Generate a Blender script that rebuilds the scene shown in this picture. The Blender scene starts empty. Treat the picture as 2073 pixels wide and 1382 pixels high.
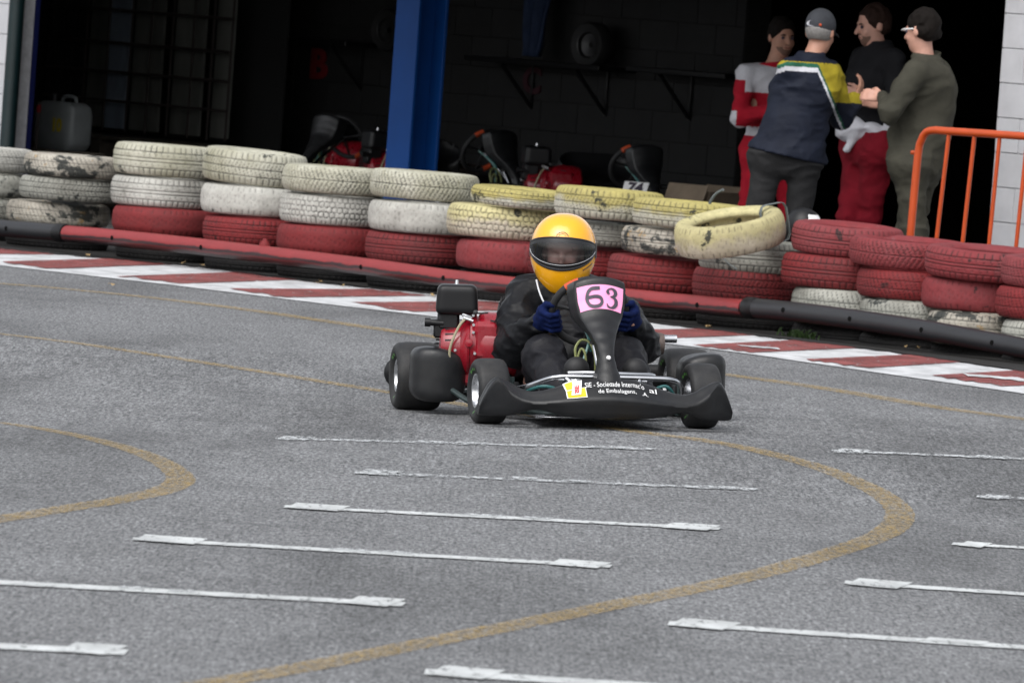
import bpy, bmesh, math, random
import numpy as np
from mathutils import Vector, Matrix
R_ = math.radians
rnd = random.Random(7)
S = bpy.context.scene
COL = S.collection

# ------------------------------------------------------------------ camera
F = 18000.0          # focal length in pixels of a 2073 px wide frame
CAMH = 1.70
ROLL = R_(4.12)
PITCH = math.atan(698.8 / F)
fw = Vector((0, math.cos(PITCH), -math.sin(PITCH)))
r0 = Vector((1, 0, 0)); u0 = Vector((0, math.sin(PITCH), math.cos(PITCH)))
cr = r0 * math.cos(ROLL) + u0 * math.sin(ROLL)
cu = u0 * math.cos(ROLL) - r0 * math.sin(ROLL)
CP = Vector((0, 0, CAMH))
cam = bpy.data.cameras.new('camera'); camo = bpy.data.objects.new('camera', cam); COL.objects.link(camo)
m = Matrix((cr, cu, -fw)).transposed().to_4x4(); m.translation = CP
camo.matrix_world = m
cam.sensor_width = 36.0; cam.lens = 36.0 * F / 2073.0
cam.clip_start = 0.5; cam.clip_end = 4000
cam.dof.use_dof = True; cam.dof.focus_distance = F / 514.0; cam.dof.aperture_fstop = cam.lens / 22.0
S.camera = camo

# ------------------------------------------------------------------ world, sun, exposure
SUN_EL, SUN_ROT = R_(52), R_(205)
w = bpy.data.worlds.new('World'); S.world = w; w.use_nodes = True
nt = w.node_tree; nt.nodes.clear()
sky = nt.nodes.new('ShaderNodeTexSky'); sky.sky_type = 'NISHITA'; sky.sun_disc = False
sky.sun_elevation = SUN_EL; sky.sun_rotation = SUN_ROT; sky.dust_density = 3.0
hs_ = nt.nodes.new('ShaderNodeHueSaturation'); hs_.inputs['Saturation'].default_value = 0.22
bg = nt.nodes.new('ShaderNodeBackground'); bg.inputs['Strength'].default_value = 0.14
wo = nt.nodes.new('ShaderNodeOutputWorld')
nt.links.new(sky.outputs[0], hs_.inputs['Color']); nt.links.new(hs_.outputs[0], bg.inputs[0]); nt.links.new(bg.outputs[0], wo.inputs[0])
sl = bpy.data.lights.new('sun', 'SUN'); sl.energy = 0.75; sl.angle = R_(55); sl.color = (1, 0.985, 0.965)
so = bpy.data.objects.new('sun', sl); COL.objects.link(so)
sd = Vector((math.sin(SUN_ROT) * math.cos(SUN_EL), math.cos(SUN_ROT) * math.cos(SUN_EL), math.sin(SUN_EL)))
so.rotation_euler = sd.to_track_quat('Z', 'Y').to_euler()
S.view_settings.view_transform = 'Standard'; S.view_settings.look = 'None'
S.view_settings.exposure = 0.80; S.view_settings.gamma = 1.0; S.view_settings.use_curve_mapping = False
S.render.engine = 'CYCLES'
S.cycles.use_denoising = True
S.cycles.max_bounces = 6; S.cycles.diffuse_bounces = 3; S.cycles.transparent_max_bounces = 10
S.cycles.sample_clamp_indirect = 4.0

# ------------------------------------------------------------------ placing helpers
KD = F / 512.0
def H(x, y):
    """height of the gently banked track surface"""
    a = (y - KD - 0.55) / 3.2
    return 0.043 * 1.3 * math.tanh((x - 0.30) / 1.3) * math.exp(-(a * a) ** 2)
def rayd(px, py):
    return (fw * F + cr * (px - 1036.5) + cu * (691.0 - py)).normalized()
def G(px, py, lift=0.0):
    d = rayd(px, py); z = 0.0
    for _ in range(12):
        t = (z - CAMH) / d.z; p = CP + d * t; z = H(p.x, p.y)
    p = CP + d * ((z + lift - CAMH) / d.z)
    return p
def at_depth(px, py, D):
    d = rayd(px, py); return CP + d * (D / d.y)
P0 = G(0, 500); P1 = G(2073, 741)
U = Vector((P1.x - P0.x, P1.y - P0.y, 0)).normalized(); V = Vector((-U.y, U.x, 0))
ANG = math.atan2(U.y, U.x)
def W(px, py, off):
    """point seen at pixel, on the vertical plane `off` metres behind the front of the tyre wall"""
    d = rayd(px, py); o = P0 + V * off
    return CP + d * ((o - CP).dot(V) / d.dot(V))
def TU(p): return (p - P0).dot(U)
def UV(t, off, z): q = P0 + U * t + V * off; return Vector((q.x, q.y, z))

# ------------------------------------------------------------------ object helpers
def tag(o, label=None, cat=None, group=None, kind=None):
    if label: o['label'] = label
    if cat: o['category'] = cat
    if group: o['group'] = group
    if kind: o['kind'] = kind
    return o
def empty(name, loc=(0, 0, 0), rz=0.0, parent=None):
    o = bpy.data.objects.new(name, None); COL.objects.link(o)
    o.location = loc; o.rotation_euler = (0, 0, rz); o.empty_display_size = 0.1
    if parent: o.parent = parent
    return o
def link(name, me, parent=None, loc=None, rot=None):
    o = bpy.data.objects.new(name, me); COL.objects.link(o)
    if parent: o.parent = parent
    if loc is not None: o.location = loc
    if rot is not None: o.rotation_euler = rot
    return o
def mkmesh(name, v, f, mats, smooth=True, ang=40, mi=None):
    me = bpy.data.meshes.new(name)
    me.from_pydata([tuple(p) for p in v], [], [tuple(q) for q in f])
    for mt in (mats if isinstance(mats, (list, tuple)) else [mats]): me.materials.append(mt)
    if mi is not None: me.polygons.foreach_set('material_index', np.asarray(mi, dtype=np.int32))
    me.validate(); me.update()
    if smooth:
        me.polygons.foreach_set('use_smooth', [True] * len(me.polygons))
        if ang < 180: me.set_sharp_from_angle(angle=R_(ang))
    return me
class MB:
    def __init__(s): s.v = []; s.f = []
    def add(s, v, f):
        n = len(s.v); s.v += [tuple(p) for p in v]; s.f += [tuple(i + n for i in q) for q in f]; return s
    def box(s, c, d, ch=0.0, rot=None):
        c = Vector(c); hx, hy, hz = d[0] / 2, d[1] / 2, d[2] / 2
        if ch <= 0:
            v = [Vector((x * hx, y * hy, z * hz)) for z in (-1, 1) for y in (-1, 1) for x in (-1, 1)]
            f = [(0, 2, 3, 1), (4, 5, 7, 6), (0, 1, 5, 4), (2, 6, 7, 3), (0, 4, 6, 2), (1, 3, 7, 5)]
        else:
            v = []; idx = {}
            for sx in (-1, 1):
                for sy in (-1, 1):
                    for sz in (-1, 1):
                        for a in range(3):
                            q = [sx * (hx - ch), sy * (hy - ch), sz * (hz - ch)]
                            q[a] = (sx, sy, sz)[a] * (hx, hy, hz)[a]
                            idx[(sx, sy, sz, a)] = len(v); v.append(Vector(q))
            f = []
            for a in range(3):
                b, c2 = (a + 1) % 3, (a + 2) % 3
                for sg in (-1, 1):
                    ring = []
                    for (p, q) in ((-1, -1), (1, -1), (1, 1), (-1, 1)):
                        k = [0, 0, 0]; k[a] = sg; k[b] = p; k[c2] = q; ring.append(idx[(k[0], k[1], k[2], a)])
                    f.append(tuple(ring if sg > 0 else ring[::-1]))
                for p in (-1, 1):
                    for q in (-1, 1):
                        def kk(sa, ax):
                            k = [0, 0, 0]; k[a] = sa; k[b] = p; k[c2] = q; return idx[(k[0], k[1], k[2], ax)]
                        ring = [kk(-1, b), kk(1, b), kk(1, c2), kk(-1, c2)]
                        f.append(tuple(ring if p * q < 0 else ring[::-1]))
            for sx in (-1, 1):
                for sy in (-1, 1):
                    for sz in (-1, 1):
                        r = [idx[(sx, sy, sz, a)] for a in range(3)]
                        f.append(tuple(r if sx * sy * sz > 0 else r[::-1]))
        if rot is not None: v = [rot @ p for p in v]
        return s.add([p + c for p in v], f)
    def tube(s, pts, r, n=10, cap=True, closed=False):
        pts = [Vector(p) for p in pts]; L = len(pts); rr = r if isinstance(r, (list, tuple)) else [r] * L
        v = []; up = None
        for i in range(L):
            if closed: t = pts[(i + 1) % L] - pts[i - 1]
            else: t = pts[min(i + 1, L - 1)] - pts[max(i - 1, 0)]
            t = t.normalized() if t.length > 1e-9 else Vector((0, 0, 1))
            if up is None:
                up = Vector((0, 0, 1)) if abs(t.z) < .9 else Vector((1, 0, 0))
            a = (up - t * up.dot(t)).normalized(); up = a; b = t.cross(a)
            for k in range(n):
                th = 2 * math.pi * k / n
                v.append(pts[i] + (a * math.cos(th) + b * math.sin(th)) * rr[i])
        f = []
        for i in range(L if closed else L - 1):
            i2 = (i + 1) % L
            for k in range(n):
                k2 = (k + 1) % n
                f.append((i * n + k, i2 * n + k, i2 * n + k2, i * n + k2)[::-1])
        if cap and not closed:
            f.append(tuple(range(n))); f.append(tuple(range((L - 1) * n, L * n))[::-1])
        return s.add(v, f)
    def lathe(s, prof, n=32, axis='Z', c=(0, 0, 0), a0=0, a1=2 * math.pi):
        full = abs(a1 - a0 - 2 * math.pi) < 1e-6; m_ = n if full else n + 1; v = []
        for k in range(m_):
            th = a0 + (a1 - a0) * k / n
            for (r, h) in prof:
                x, y = r * math.cos(th), r * math.sin(th)
                p = {'Z': (x, y, h), 'X': (h, x, y), 'Y': (y, h, x)}[axis]
                v.append((p[0] + c[0], p[1] + c[1], p[2] + c[2]))
        L = len(prof); f = []
        for k in range(n):
            k2 = (k + 1) % m_
            for i in range(L - 1): f.append((k * L + i, k2 * L + i, k2 * L + i + 1, k * L + i + 1))
        return s.add(v, f)
    def grid(s, fn, nu, nv):
        v = [fn(i / nu, j / nv) for i in range(nu + 1) for j in range(nv + 1)]
        f = [(i * (nv + 1) + j, (i + 1) * (nv + 1) + j, (i + 1) * (nv + 1) + j + 1, i * (nv + 1) + j + 1) for i in range(nu) for j in range(nv)]
        return s.add(v, f)
    def build(s, name, mat, parent=None, loc=None, rot=None, smooth=True, ang=40):
        return link(name, mkmesh(name, s.v, s.f, mat, smooth, ang), parent, loc, rot)
def smooth_path(pts, n=6, closed=False):
    pts = [Vector(p) for p in pts]; L = len(pts); out = []
    for i in range(L if closed else L - 1):
        p1, p2 = pts[i], pts[(i + 1) % L]
        p_0 = pts[i - 1] if (i > 0 or closed) else p1 * 2 - p2
        p3 = pts[(i + 2) % L] if (i + 2 < L or closed) else p2 * 2 - p1
        for k in range(n):
            t = k / n
            out.append(0.5 * ((2 * p1) + (p2 - p_0) * t + (2 * p_0 - 5 * p1 + 4 * p2 - p3) * t * t + (3 * p1 - p_0 - 3 * p2 + p3) * t ** 3))
    if not closed: out.append(pts[-1])
    return out
def text_geo(body, size=1.0, extrude=0.0, bold=0.0, align='CENTER', spacing=1.0):
    cv = bpy.data.curves.new('t', 'FONT'); cv.body = body; cv.size = size; cv.extrude = extrude; cv.offset = bold
    cv.align_x = align; cv.align_y = 'CENTER'; cv.space_character = spacing; cv.resolution_u = 4
    o = bpy.data.objects.new('t', cv); COL.objects.link(o)
    dg = bpy.context.evaluated_depsgraph_get(); me = bpy.data.meshes.new_from_object(o.evaluated_get(dg))
    v = [x.co.copy() for x in me.vertices]; f = [tuple(p.vertices) for p in me.polygons]
    bpy.data.objects.remove(o); bpy.data.curves.remove(cv); bpy.data.meshes.remove(me)
    return v, f

# ------------------------------------------------------------------ materials
def nodes(name):
    m_ = bpy.data.materials.new(name); m_.use_nodes = True
    t = m_.node_tree; b = t.nodes['Principled BSDF']
    return m_, t, b
def N(t, kind, **kw):
    n = t.nodes.new(kind)
    for k, v in kw.items():
        if k in n.inputs: n.inputs[k].default_value = v
        else: setattr(n, k, v)
    return n
def ramp(t, src, stops):
    n = t.nodes.new('ShaderNodeValToRGB'); e = n.color_ramp.elements
    while len(e) < len(stops): e.new(0.5)
    for i, (p, c) in enumerate(stops):
        e[i].position = p; e[i].color = (c, c, c, 1) if isinstance(c, (int, float)) else (*c, 1)
    t.links.new(src, n.inputs[0]); return n.outputs[0]
def mixc(t, fac, a, b, mode='MIX'):
    n = t.nodes.new('ShaderNodeMix'); n.data_type = 'RGBA'; n.blend_type = mode
    for s_, v in ((0, fac), (6, a), (7, b)):
        if hasattr(v, 'is_output'): t.links.new(v, n.inputs[s_])
        elif s_ == 0: n.inputs[0].default_value = v
        else: n.inputs[s_].default_value = (*v, 1)
    return n.outputs[2]
def math_(t, op, a, b=None):
    n = t.nodes.new('ShaderNodeMath'); n.operation = op
    for i, v in enumerate((a, b)):
        if v is None: continue
        if hasattr(v, 'is_output'): t.links.new(v, n.inputs[i])
        else: n.inputs[i].default_value = v
    return n.outputs[0]
def coords(t, scale=(1, 1, 1), rand=False, kind='Object'):
    tc = t.nodes.new('ShaderNodeTexCoord'); mp = t.nodes.new('ShaderNodeMapping'); mp.inputs['Scale'].default_value = scale
    t.links.new(tc.outputs[kind], mp.inputs[0])
    if rand:
        oi = t.nodes.new('ShaderNodeObjectInfo'); c = t.nodes.new('ShaderNodeCombineXYZ')
        a = math_(t, 'MULTIPLY', oi.outputs['Random'], 37.0); b = math_(t, 'MULTIPLY', oi.outputs['Random'], 91.0)
        t.links.new(a, c.inputs[0]); t.links.new(b, c.inputs[1]); t.links.new(a, c.inputs[2])
        t.links.new(c.outputs[0], mp.inputs['Location'])
    return mp.outputs[0]
def noise(t, vec, scale, detail=4, rough=0.55, dist=0.0):
    n = t.nodes.new('ShaderNodeTexNoise'); n.inputs['Scale'].default_value = scale; n.inputs['Detail'].default_value = detail
    n.inputs['Roughness'].default_value = rough; n.inputs['Distortion'].default_value = dist
    t.links.new(vec, n.inputs['Vector']); return n.outputs[0]
def mat(name, col, rough=0.5, metal=0.0, var=0.15, vs=12, bump=0.0, bs=80, spec=0.5, coat=0.0, rv=0.0, stretch=(1, 1, 1), dist=0.002, dust=0.0):
    m_, t, b = nodes(name)
    vec = coords(t, stretch, rand=True)
    nz = noise(t, vec, vs, 5, 0.6)
    k = ramp(t, nz, [(0.3, 1 - var), (0.7, 1 + var * 0.6)])
    c = mixc(t, 1.0, col, k, 'MULTIPLY')
    if dust > 0:
        d = ramp(t, noise(t, vec, vs * 0.4, 5, 0.7), [(0.42, 0.0), (0.75, dust)])
        c = mixc(t, d, c, (0.13, 0.12, 0.105))
    t.links.new(c, b.inputs['Base Color'])
    b.inputs['Roughness'].default_value = rough; b.inputs['Metallic'].default_value = metal
    b.inputs['Specular IOR Level'].default_value = spec; b.inputs['Coat Weight'].default_value = coat; b.inputs['Coat Roughness'].default_value = 0.08
    if rv > 0:
        t.links.new(ramp(t, noise(t, vec, vs * 2.3, 4), [(0.3, max(0, rough - rv)), (0.7, min(1, rough + rv))]), b.inputs['Roughness'])
    if bump > 0:
        bn = N(t, 'ShaderNodeBump', Strength=bump, Distance=dist); t.links.new(noise(t, vec, bs, 6, 0.6), bn.inputs['Height']); t.links.new(bn.outputs[0], b.inputs['Normal'])
    return m_
MT = {}
MT['plastic'] = mat('black_plastic', (0.0095, 0.0102, 0.0118), 0.40, 0, 0.25, 9, 0.25, 260, 0.42, rv=0.1, dust=0.08)
MT['plastic_dark'] = mat('dark_plastic', (0.007, 0.007, 0.008), 0.42, 0, 0.2, 12, 0.15, 200, 0.35)
MT['slick'] = mat('slick_tyre_rubber', (0.0145, 0.015, 0.0165), 0.6, 0, 0.25, 25, 0.4, 300, 0.4, dust=0.18)
MT['rubber'] = mat('rubber', (0.015, 0.015, 0.016), 0.7, 0, 0.2, 20)
MT['chrome'] = mat('chromed_steel', (0.58, 0.59, 0.61), 0.18, 1.0, 0.08, 30, rv=0.06)
MT['alu'] = mat('aluminium', (0.62, 0.63, 0.65), 0.3, 1.0, 0.15, 30, rv=0.1)
MT['steel_dark'] = mat('oily_steel', (0.06, 0.06, 0.062), 0.4, 0.7, 0.3, 30)
MT['eng_red'] = mat('engine_red_paint', (0.26, 0.006, 0.016), 0.3, 0, 0.15, 18, coat=0.5, rv=0.1)
MT['orange_grip'] = mat('orange_grip', (0.55, 0.075, 0.02), 0.5)
MT['pink'] = mat('pink_vinyl', (0.94, 0.36, 0.62), 0.4, 0, 0.04, 5)
MT['ink'] = mat('printed_ink', (0.055, 0.045, 0.065), 0.5, 0, 0.05)
MT['white_vinyl'] = mat('white_vinyl', (0.82, 0.82, 0.82), 0.45, 0, 0.04)
MT['yellow_vinyl'] = mat('yellow_vinyl', (0.85, 0.50, 0.02), 0.45, 0, 0.04)
MT['red_vinyl'] = mat('red_vinyl', (0.6, 0.03, 0.03), 0.45, 0, 0.04)
MT['hose_tan'] = mat('tan_hose', (0.32, 0.29, 0.19), 0.35)
MT['hose_green'] = mat('green_hose', (0.10, 0.22, 0.20), 0.3)
MT['hose_yellow'] = mat('yellowed_hose', (0.20, 0.22, 0.08), 0.3)
MT['teal'] = mat('teal_tube', (0.03, 0.13, 0.13), 0.35)
MT['frame_green'] = mat('painted_frame', (0.03, 0.045, 0.045), 0.4, 0.2)
MT['tank'] = mat('cream_plastic', (0.50, 0.50, 0.44), 0.45, 0, 0.1)
MT['muffler'] = mat('burnt_muffler', (0.16, 0.125, 0.11), 0.6, 0.5, 0.35, 30, rv=0.1)
MT['tyre_green'] = mat('green_tyre_print', (0.07, 0.22, 0.04), 0.5)
MT['helmet'] = mat('yellow_helmet_gloss', (0.93, 0.42, 0.008), 0.22, 0, 0.03, 4, coat=0.8)
MT['helmet_trim'] = mat('helmet_trim', (0.012, 0.012, 0.014), 0.35, 0, 0.1)
MT['visor_lip'] = mat('visor_lip', (0.42, 0.42, 0.43), 0.25, 0, 0.02)
MT['skin'] = mat('skin', (0.52, 0.28, 0.21), 0.55, 0, 0.12, 30)
MT['skin_tan'] = mat('tanned_skin', (0.43, 0.22, 0.15), 0.55, 0, 0.12, 30)
MT['stubble'] = mat('stubbled_skin', (0.16, 0.085, 0.06), 0.6, 0, 0.2, 60)
MT['hair_dark'] = mat('dark_hair', (0.007, 0.005, 0.004), 0.8, 0, 0.3, 60, 0.6, 200, spec=0.15)
MT['hair_brown'] = mat('brown_hair', (0.022, 0.011, 0.008), 0.8, 0, 0.3, 60, 0.6, 200, spec=0.15)
MT['hair_grey'] = mat('grey_hair', (0.22, 0.21, 0.20), 0.6, 0, 0.3, 60, 0.6, 200)
MT['nylon'] = mat('black_nylon', (0.0042, 0.0045, 0.006), 0.5, 0, 0.2, 14, 0.35, 26, 0.2, dist=0.006, rv=0.1)
MT['nylon_grey'] = mat('charcoal_nylon', (0.0105, 0.0105, 0.0135), 0.55, 0, 0.2, 14, 0.5, 30, 0.2, dist=0.006, rv=0.1)
MT['shoe'] = mat('black_shoe', (0.008, 0.008, 0.009), 0.6)
MT['glove'] = mat('blue_glove', (0.0035, 0.010, 0.058), 0.85, 0, 0.35, 40, 0.5, 150, 0.15)
MT['piping'] = mat('white_piping', (0.62, 0.63, 0.66), 0.5)
def cloth(name, c, r=0.85): return mat(name, c, r, 0, 0.2, 10, 0.5, 40, 0.2, dist=0.006)
MT['suit_red'] = cloth('red_cloth', (0.36, 0.008, 0.022))
MT['suit_white'] = cloth('white_cloth', (0.58, 0.58, 0.62))
MT['navy'] = cloth('navy_cloth', (0.008, 0.011, 0.022), 0.7)
MT['yoke'] = cloth('yellow_cloth', (0.30, 0.24, 0.018))
MT['green_band'] = cloth('green_band', (0.02, 0.10, 0.06))
MT['grey_trs'] = cloth('dark_grey_cloth', (0.022, 0.022, 0.023))
MT['black_shirt'] = cloth('black_cloth', (0.010, 0.010, 0.012))
MT['maroon'] = cloth('deep_red_cloth', (0.16, 0.004, 0.012))
MT['olive'] = cloth('olive_cloth', (0.046, 0.044, 0.033))
MT['cap'] = cloth('grey_cap_cloth', (0.045, 0.048, 0.055))
MT['blue_steel'] = mat('blue_painted_steel', (0.004, 0.050, 0.215), 0.5, 0, 0.12, 3, 0.1, 60, 0.2)
MT['blue_trim'] = mat('blue_trim', (0.004, 0.008, 0.07), 0.5)
MT['orange_steel'] = mat('orange_painted_steel', (0.47, 0.062, 0.008), 0.4, 0, 0.12, 6)
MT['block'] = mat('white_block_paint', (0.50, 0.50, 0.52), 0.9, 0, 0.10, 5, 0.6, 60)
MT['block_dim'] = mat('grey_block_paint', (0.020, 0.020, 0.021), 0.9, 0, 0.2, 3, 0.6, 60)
MT['mortar'] = mat('mortar', (0.49, 0.49, 0.51), 0.95, 0, 0.2, 20)
MT['shade_strip'] = mat('painted_shade', (0.007, 0.0065, 0.006), 0.95, 0, 0.5, 12, 0.8, 60)  # near-black colour for the shade below the pipe
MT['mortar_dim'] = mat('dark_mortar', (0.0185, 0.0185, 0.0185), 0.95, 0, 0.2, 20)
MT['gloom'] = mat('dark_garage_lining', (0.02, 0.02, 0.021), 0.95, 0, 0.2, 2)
MT['slab'] = mat('concrete_slab', (0.07, 0.068, 0.064), 0.9, 0, 0.3, 2)
MT['downpipe'] = mat('dark_green_pipe', (0.006, 0.018, 0.020), 0.35)
MT['cage_bar'] = mat('rusty_cage_bar', (0.05, 0.040, 0.038), 0.7, 0.2)
MT['cage_panel'] = mat('grey_green_panel', (0.17, 0.175, 0.16), 0.6, 0, 0.4, 4, stretch=(1, 1, .25))
MT['cage_panel_blue'] = mat('bluish_panel', (0.30, 0.36, 0.45), 0.5, 0, 0.3, 4, stretch=(1, 1, .3))
MT['pallet'] = mat('old_pallet_wood', (0.12, 0.10, 0.08), 0.9, 0, 0.4, 8)
MT['jerry'] = mat('milky_plastic', (0.16, 0.175, 0.18), 0.45, 0, 0.25, 5)
MT['letter_red'] = mat('letter_red', (0.22, 0.008, 0.012), 0.8)
MT['letter_dark'] = mat('letter_dark_red', (0.05, 0.012, 0.02), 0.8)
MT['card'] = mat('cardboard', (0.20, 0.155, 0.11), 0.9)
MT['hole'] = mat('dark_hole', (0.004, 0.004, 0.004), 0.9, spec=0.1)
MT['strap'] = mat('grey_strap', (0.13, 0.15, 0.15), 0.6)
MT['leafdry'] = mat('dry_leaf', (0.32, 0.22, 0.10), 0.8)
MT['weed'] = mat('weed_leaf', (0.028, 0.06, 0.012), 0.6)
# visor
m_, t, b = nodes('smoke_visor'); t.nodes.remove(b)
o_ = t.nodes['Material Output']
tr = N(t, 'ShaderNodeBsdfTransparent'); tr.inputs[0].default_value = (0.58, 0.60, 0.64, 1)
gl = N(t, 'ShaderNodeBsdfGlossy'); gl.inputs['Roughness'].default_value = 0.12; gl.inputs[0].default_value = (1, 1, 1, 1)
fr = N(t, 'ShaderNodeFresnel'); fr.inputs[0].default_value = 1.5
fa = math_(t, 'ADD', math_(t, 'MULTIPLY', fr.outputs[0], 0.8), 0.015)
mx = N(t, 'ShaderNodeMixShader'); t.links.new(fa, mx.inputs[0]); t.links.new(tr.outputs[0], mx.inputs[1]); t.links.new(gl.outputs[0], mx.inputs[2]); t.links.new(mx.outputs[0], o_.inputs[0])
MT['visor'] = m_

# asphalt: aggregate speckle, mottling, darker rubbered patches
m_, t, b = nodes('asphalt')
vec = coords(t, (1, 0.14, 1))
sp = noise(t, vec, 95, 3, 0.75)
vf = coords(t, (1, 0.25, 1))
sp2 = noise(t, vf, 42, 2, 0.6)
c = mixc(t, ramp(t, sp, [(0.30, 0.0), (0.70, 1.0)]), (0.040, 0.042, 0.046), (0.325, 0.330, 0.336))
c = mixc(t, ramp(t, sp2, [(0.3, 0.40), (0.55, 0.0)]), c, (0.022, 0.022, 0.025))
sp3 = noise(t, coords(t, (1, 0.045, 1)), 62, 2, 0.7)
c = mixc(t, 1.0, c, ramp(t, sp3, [(0.30, 0.76), (0.50, 0.98), (0.70, 1.18)]), 'MULTIPLY')
big = noise(t, coords(t, (1, 0.25, 1)), 0.9, 5, 0.6)
c = mixc(t, 1.0, c, ramp(t, big, [(0.36, 0.66), (0.50, 0.94), (0.66, 1.06)]), 'MULTIPLY')
med = noise(t, coords(t, (1, 0.2, 1)), 7, 5, 0.65)
c = mixc(t, 1.0, c, ramp(t, med, [(0.3, 0.88), (0.7, 1.08)]), 'MULTIPLY')
skid = noise(t, coords(t, (0.22, 1.1, 1)), 2.6, 6, 0.7)
c = mixc(t, ramp(t, skid, [(0.56, 0.0), (0.72, 0.38)]), c, (0.03, 0.031, 0.034))
t.links.new(c, b.inputs['Base Color'])
b.inputs['Roughness'].default_value = 0.86; b.inputs['Specular IOR Level'].default_value = 0.3
bn = N(t, 'ShaderNodeBump', Strength=0.6, Distance=0.004); t.links.new(sp, bn.inputs['Height']); t.links.new(bn.outputs[0], b.inputs['Normal'])
MT['asphalt'] = m_
def paint(name, col, lo, hi, sc=40, under=(0.06, 0.06, 0.063), st=(1, 0.18, 1), var=0.2, cover=1.0):
    m_, t, b = nodes(name)
    vec = coords(t, st); nz = noise(t, vec, sc, 5, 0.75)
    k = ramp(t, noise(t, coords(t, (1, .4, 1)), 6, 4, 0.6), [(0.3, 1 - var), (0.7, 1 + var * .5)])
    c = mixc(t, 1.0, col, k, 'MULTIPLY')
    mask = ramp(t, nz, [(lo, 0.0), (hi, cover)])
    tp = N(t, 'ShaderNodeBsdfTransparent'); mxs = N(t, 'ShaderNodeMixShader')
    t.links.new(c, b.inputs['Base Color']); b.inputs['Roughness'].default_value = 0.75; b.inputs['Specular IOR Level'].default_value = 0.3
    t.links.new(mask, mxs.inputs[0]); t.links.new(tp.outputs[0], mxs.inputs[1]); t.links.new(b.outputs[0], mxs.inputs[2])
    t.links.new(mxs.outputs[0], t.nodes['Material Output'].inputs[0])
    return m_
MT['road_white'] = paint('road_white', (0.56, 0.58, 0.58), 0.29, 0.46, var=0.3, cover=.95)
MT['road_white_worn'] = paint('road_white_worn', (0.50, 0.52, 0.53), 0.40, 0.60)
MT['road_yellow'] = paint('road_yellow', (0.46, 0.31, 0.095), 0.34, 0.72, 60, cover=0.66)
MT['kerb_white'] = paint('kerb_white', (0.55, 0.56, 0.57), 0.22, 0.38, 25, var=0.35)
MT['kerb_red'] = paint('kerb_red', (0.24, 0.066, 0.062), 0.30, 0.46, 30, var=0.4, cover=0.93)

def tyre_paint(name, col, wear, dirt, col2=None, dark=(0.018, 0.022, 0.022), groove=0.9, dirtcol=(0.10, 0.085, 0.065), spots=None):
    m_, t, b = nodes(name)
    vec = coords(t, (1, 1, 1), rand=True)
    n1 = noise(t, vec, 5.5, 7, 0.68, 0.3); n2 = noise(t, vec, 2.2, 5, 0.6); n3 = noise(t, vec, 26, 4, 0.6)
    base = col
    if col2 is not None:
        tc = t.nodes.new('ShaderNodeTexCoord'); sx = t.nodes.new('ShaderNodeSeparateXYZ'); t.links.new(tc.outputs['Object'], sx.inputs[0])
        zz = math_(t, 'ADD', math_(t, 'MULTIPLY', sx.outputs[2], 7.0), math_(t, 'MULTIPLY', n1, 1.6))
        base = mixc(t, ramp(t, zz, [(0.62, 0.0), (1.0, 1.0)]), col2, col)
    c = mixc(t, 1.0, base, ramp(t, n3, [(0.3, 0.82), (0.7, 1.08)]), 'MULTIPLY')
    c = mixc(t, ramp(t, n2, [(0.38, 0.0), (0.74, dirt)]), c, dirtcol)
    c = mixc(t, ramp(t, noise(t, vec, 48, 3, 0.7), [(0.56, 0.0), (0.72, 0.55)]), c, (dirtcol[0] * .6, dirtcol[1] * .6, dirtcol[2] * .6))
    c = mixc(t, ramp(t, noise(t, coords(t, (1, 1, .3), rand=True), 15, 4, 0.7), [(0.60, 0.0), (0.74, 0.6)]), c, dirtcol)
    if spots is not None:
        c = mixc(t, ramp(t, noise(t, vec, 9, 4, 0.7), [(0.60, 0.0), (0.68, 0.7)]), c, spots)
    c = mixc(t, ramp(t, n1, [(wear, 0.0), (wear + 0.035, 0.92)]), c, dark)
    at = t.nodes.new('ShaderNodeAttribute'); at.attribute_name = 'groove'
    g = math_(t, 'MULTIPLY', at.outputs['Fac'], ramp(t, noise(t, vec, 7, 3, 0.6), [(0.35, groove), (0.68, groove * 0.35)]))
    c = mixc(t, g, c, dark)
    t.links.new(c, b.inputs['Base Color']); b.inputs['Roughness'].default_value = 0.72; b.inputs['Specular IOR Level'].default_value = 0.3
    bn = N(t, 'ShaderNodeBump', Strength=0.35, Distance=0.003); t.links.new(n3, bn.inputs['Height']); t.links.new(bn.outputs[0], b.inputs['Normal'])
    return m_
MT['t_white'] = tyre_paint('white_tyre_paint', (0.52, 0.515, 0.475), 0.62, 0.75, dirtcol=(0.16, 0.15, 0.13))
MT['t_white2'] = tyre_paint('cream_tyre_paint', (0.49, 0.48, 0.40), 0.63, 0.8, dirtcol=(0.20, 0.19, 0.11))
MT['t_white_dirty'] = tyre_paint('flaking_white_tyre_paint', (0.44, 0.41, 0.35), 0.52, 0.9, spots=(0.36, 0.20, 0.03))
MT['t_white_grimy'] = tyre_paint('grimy_white_tyre_paint', (0.36, 0.36, 0.32), 0.58, 0.95, dirtcol=(0.08, 0.075, 0.06))
MT['t_red'] = tyre_paint('red_tyre_paint', (0.185, 0.018, 0.020), 0.66, 0.55, dark=(0.02, 0.010, 0.010), dirtcol=(0.085, 0.028, 0.030), groove=0.95)
MT['t_red_faded'] = tyre_paint('faded_red_tyre_paint', (0.20, 0.028, 0.032), 0.63, 0.4, dark=(0.025, 0.014, 0.014), dirtcol=(0.20, 0.075, 0.08), groove=0.9)
MT['t_yellow'] = tyre_paint('yellow_over_white_tyre_paint', (0.44, 0.38, 0.13), 0.62, 0.55, col2=(0.50, 0.49, 0.42), dirtcol=(0.20, 0.18, 0.09))
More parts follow.
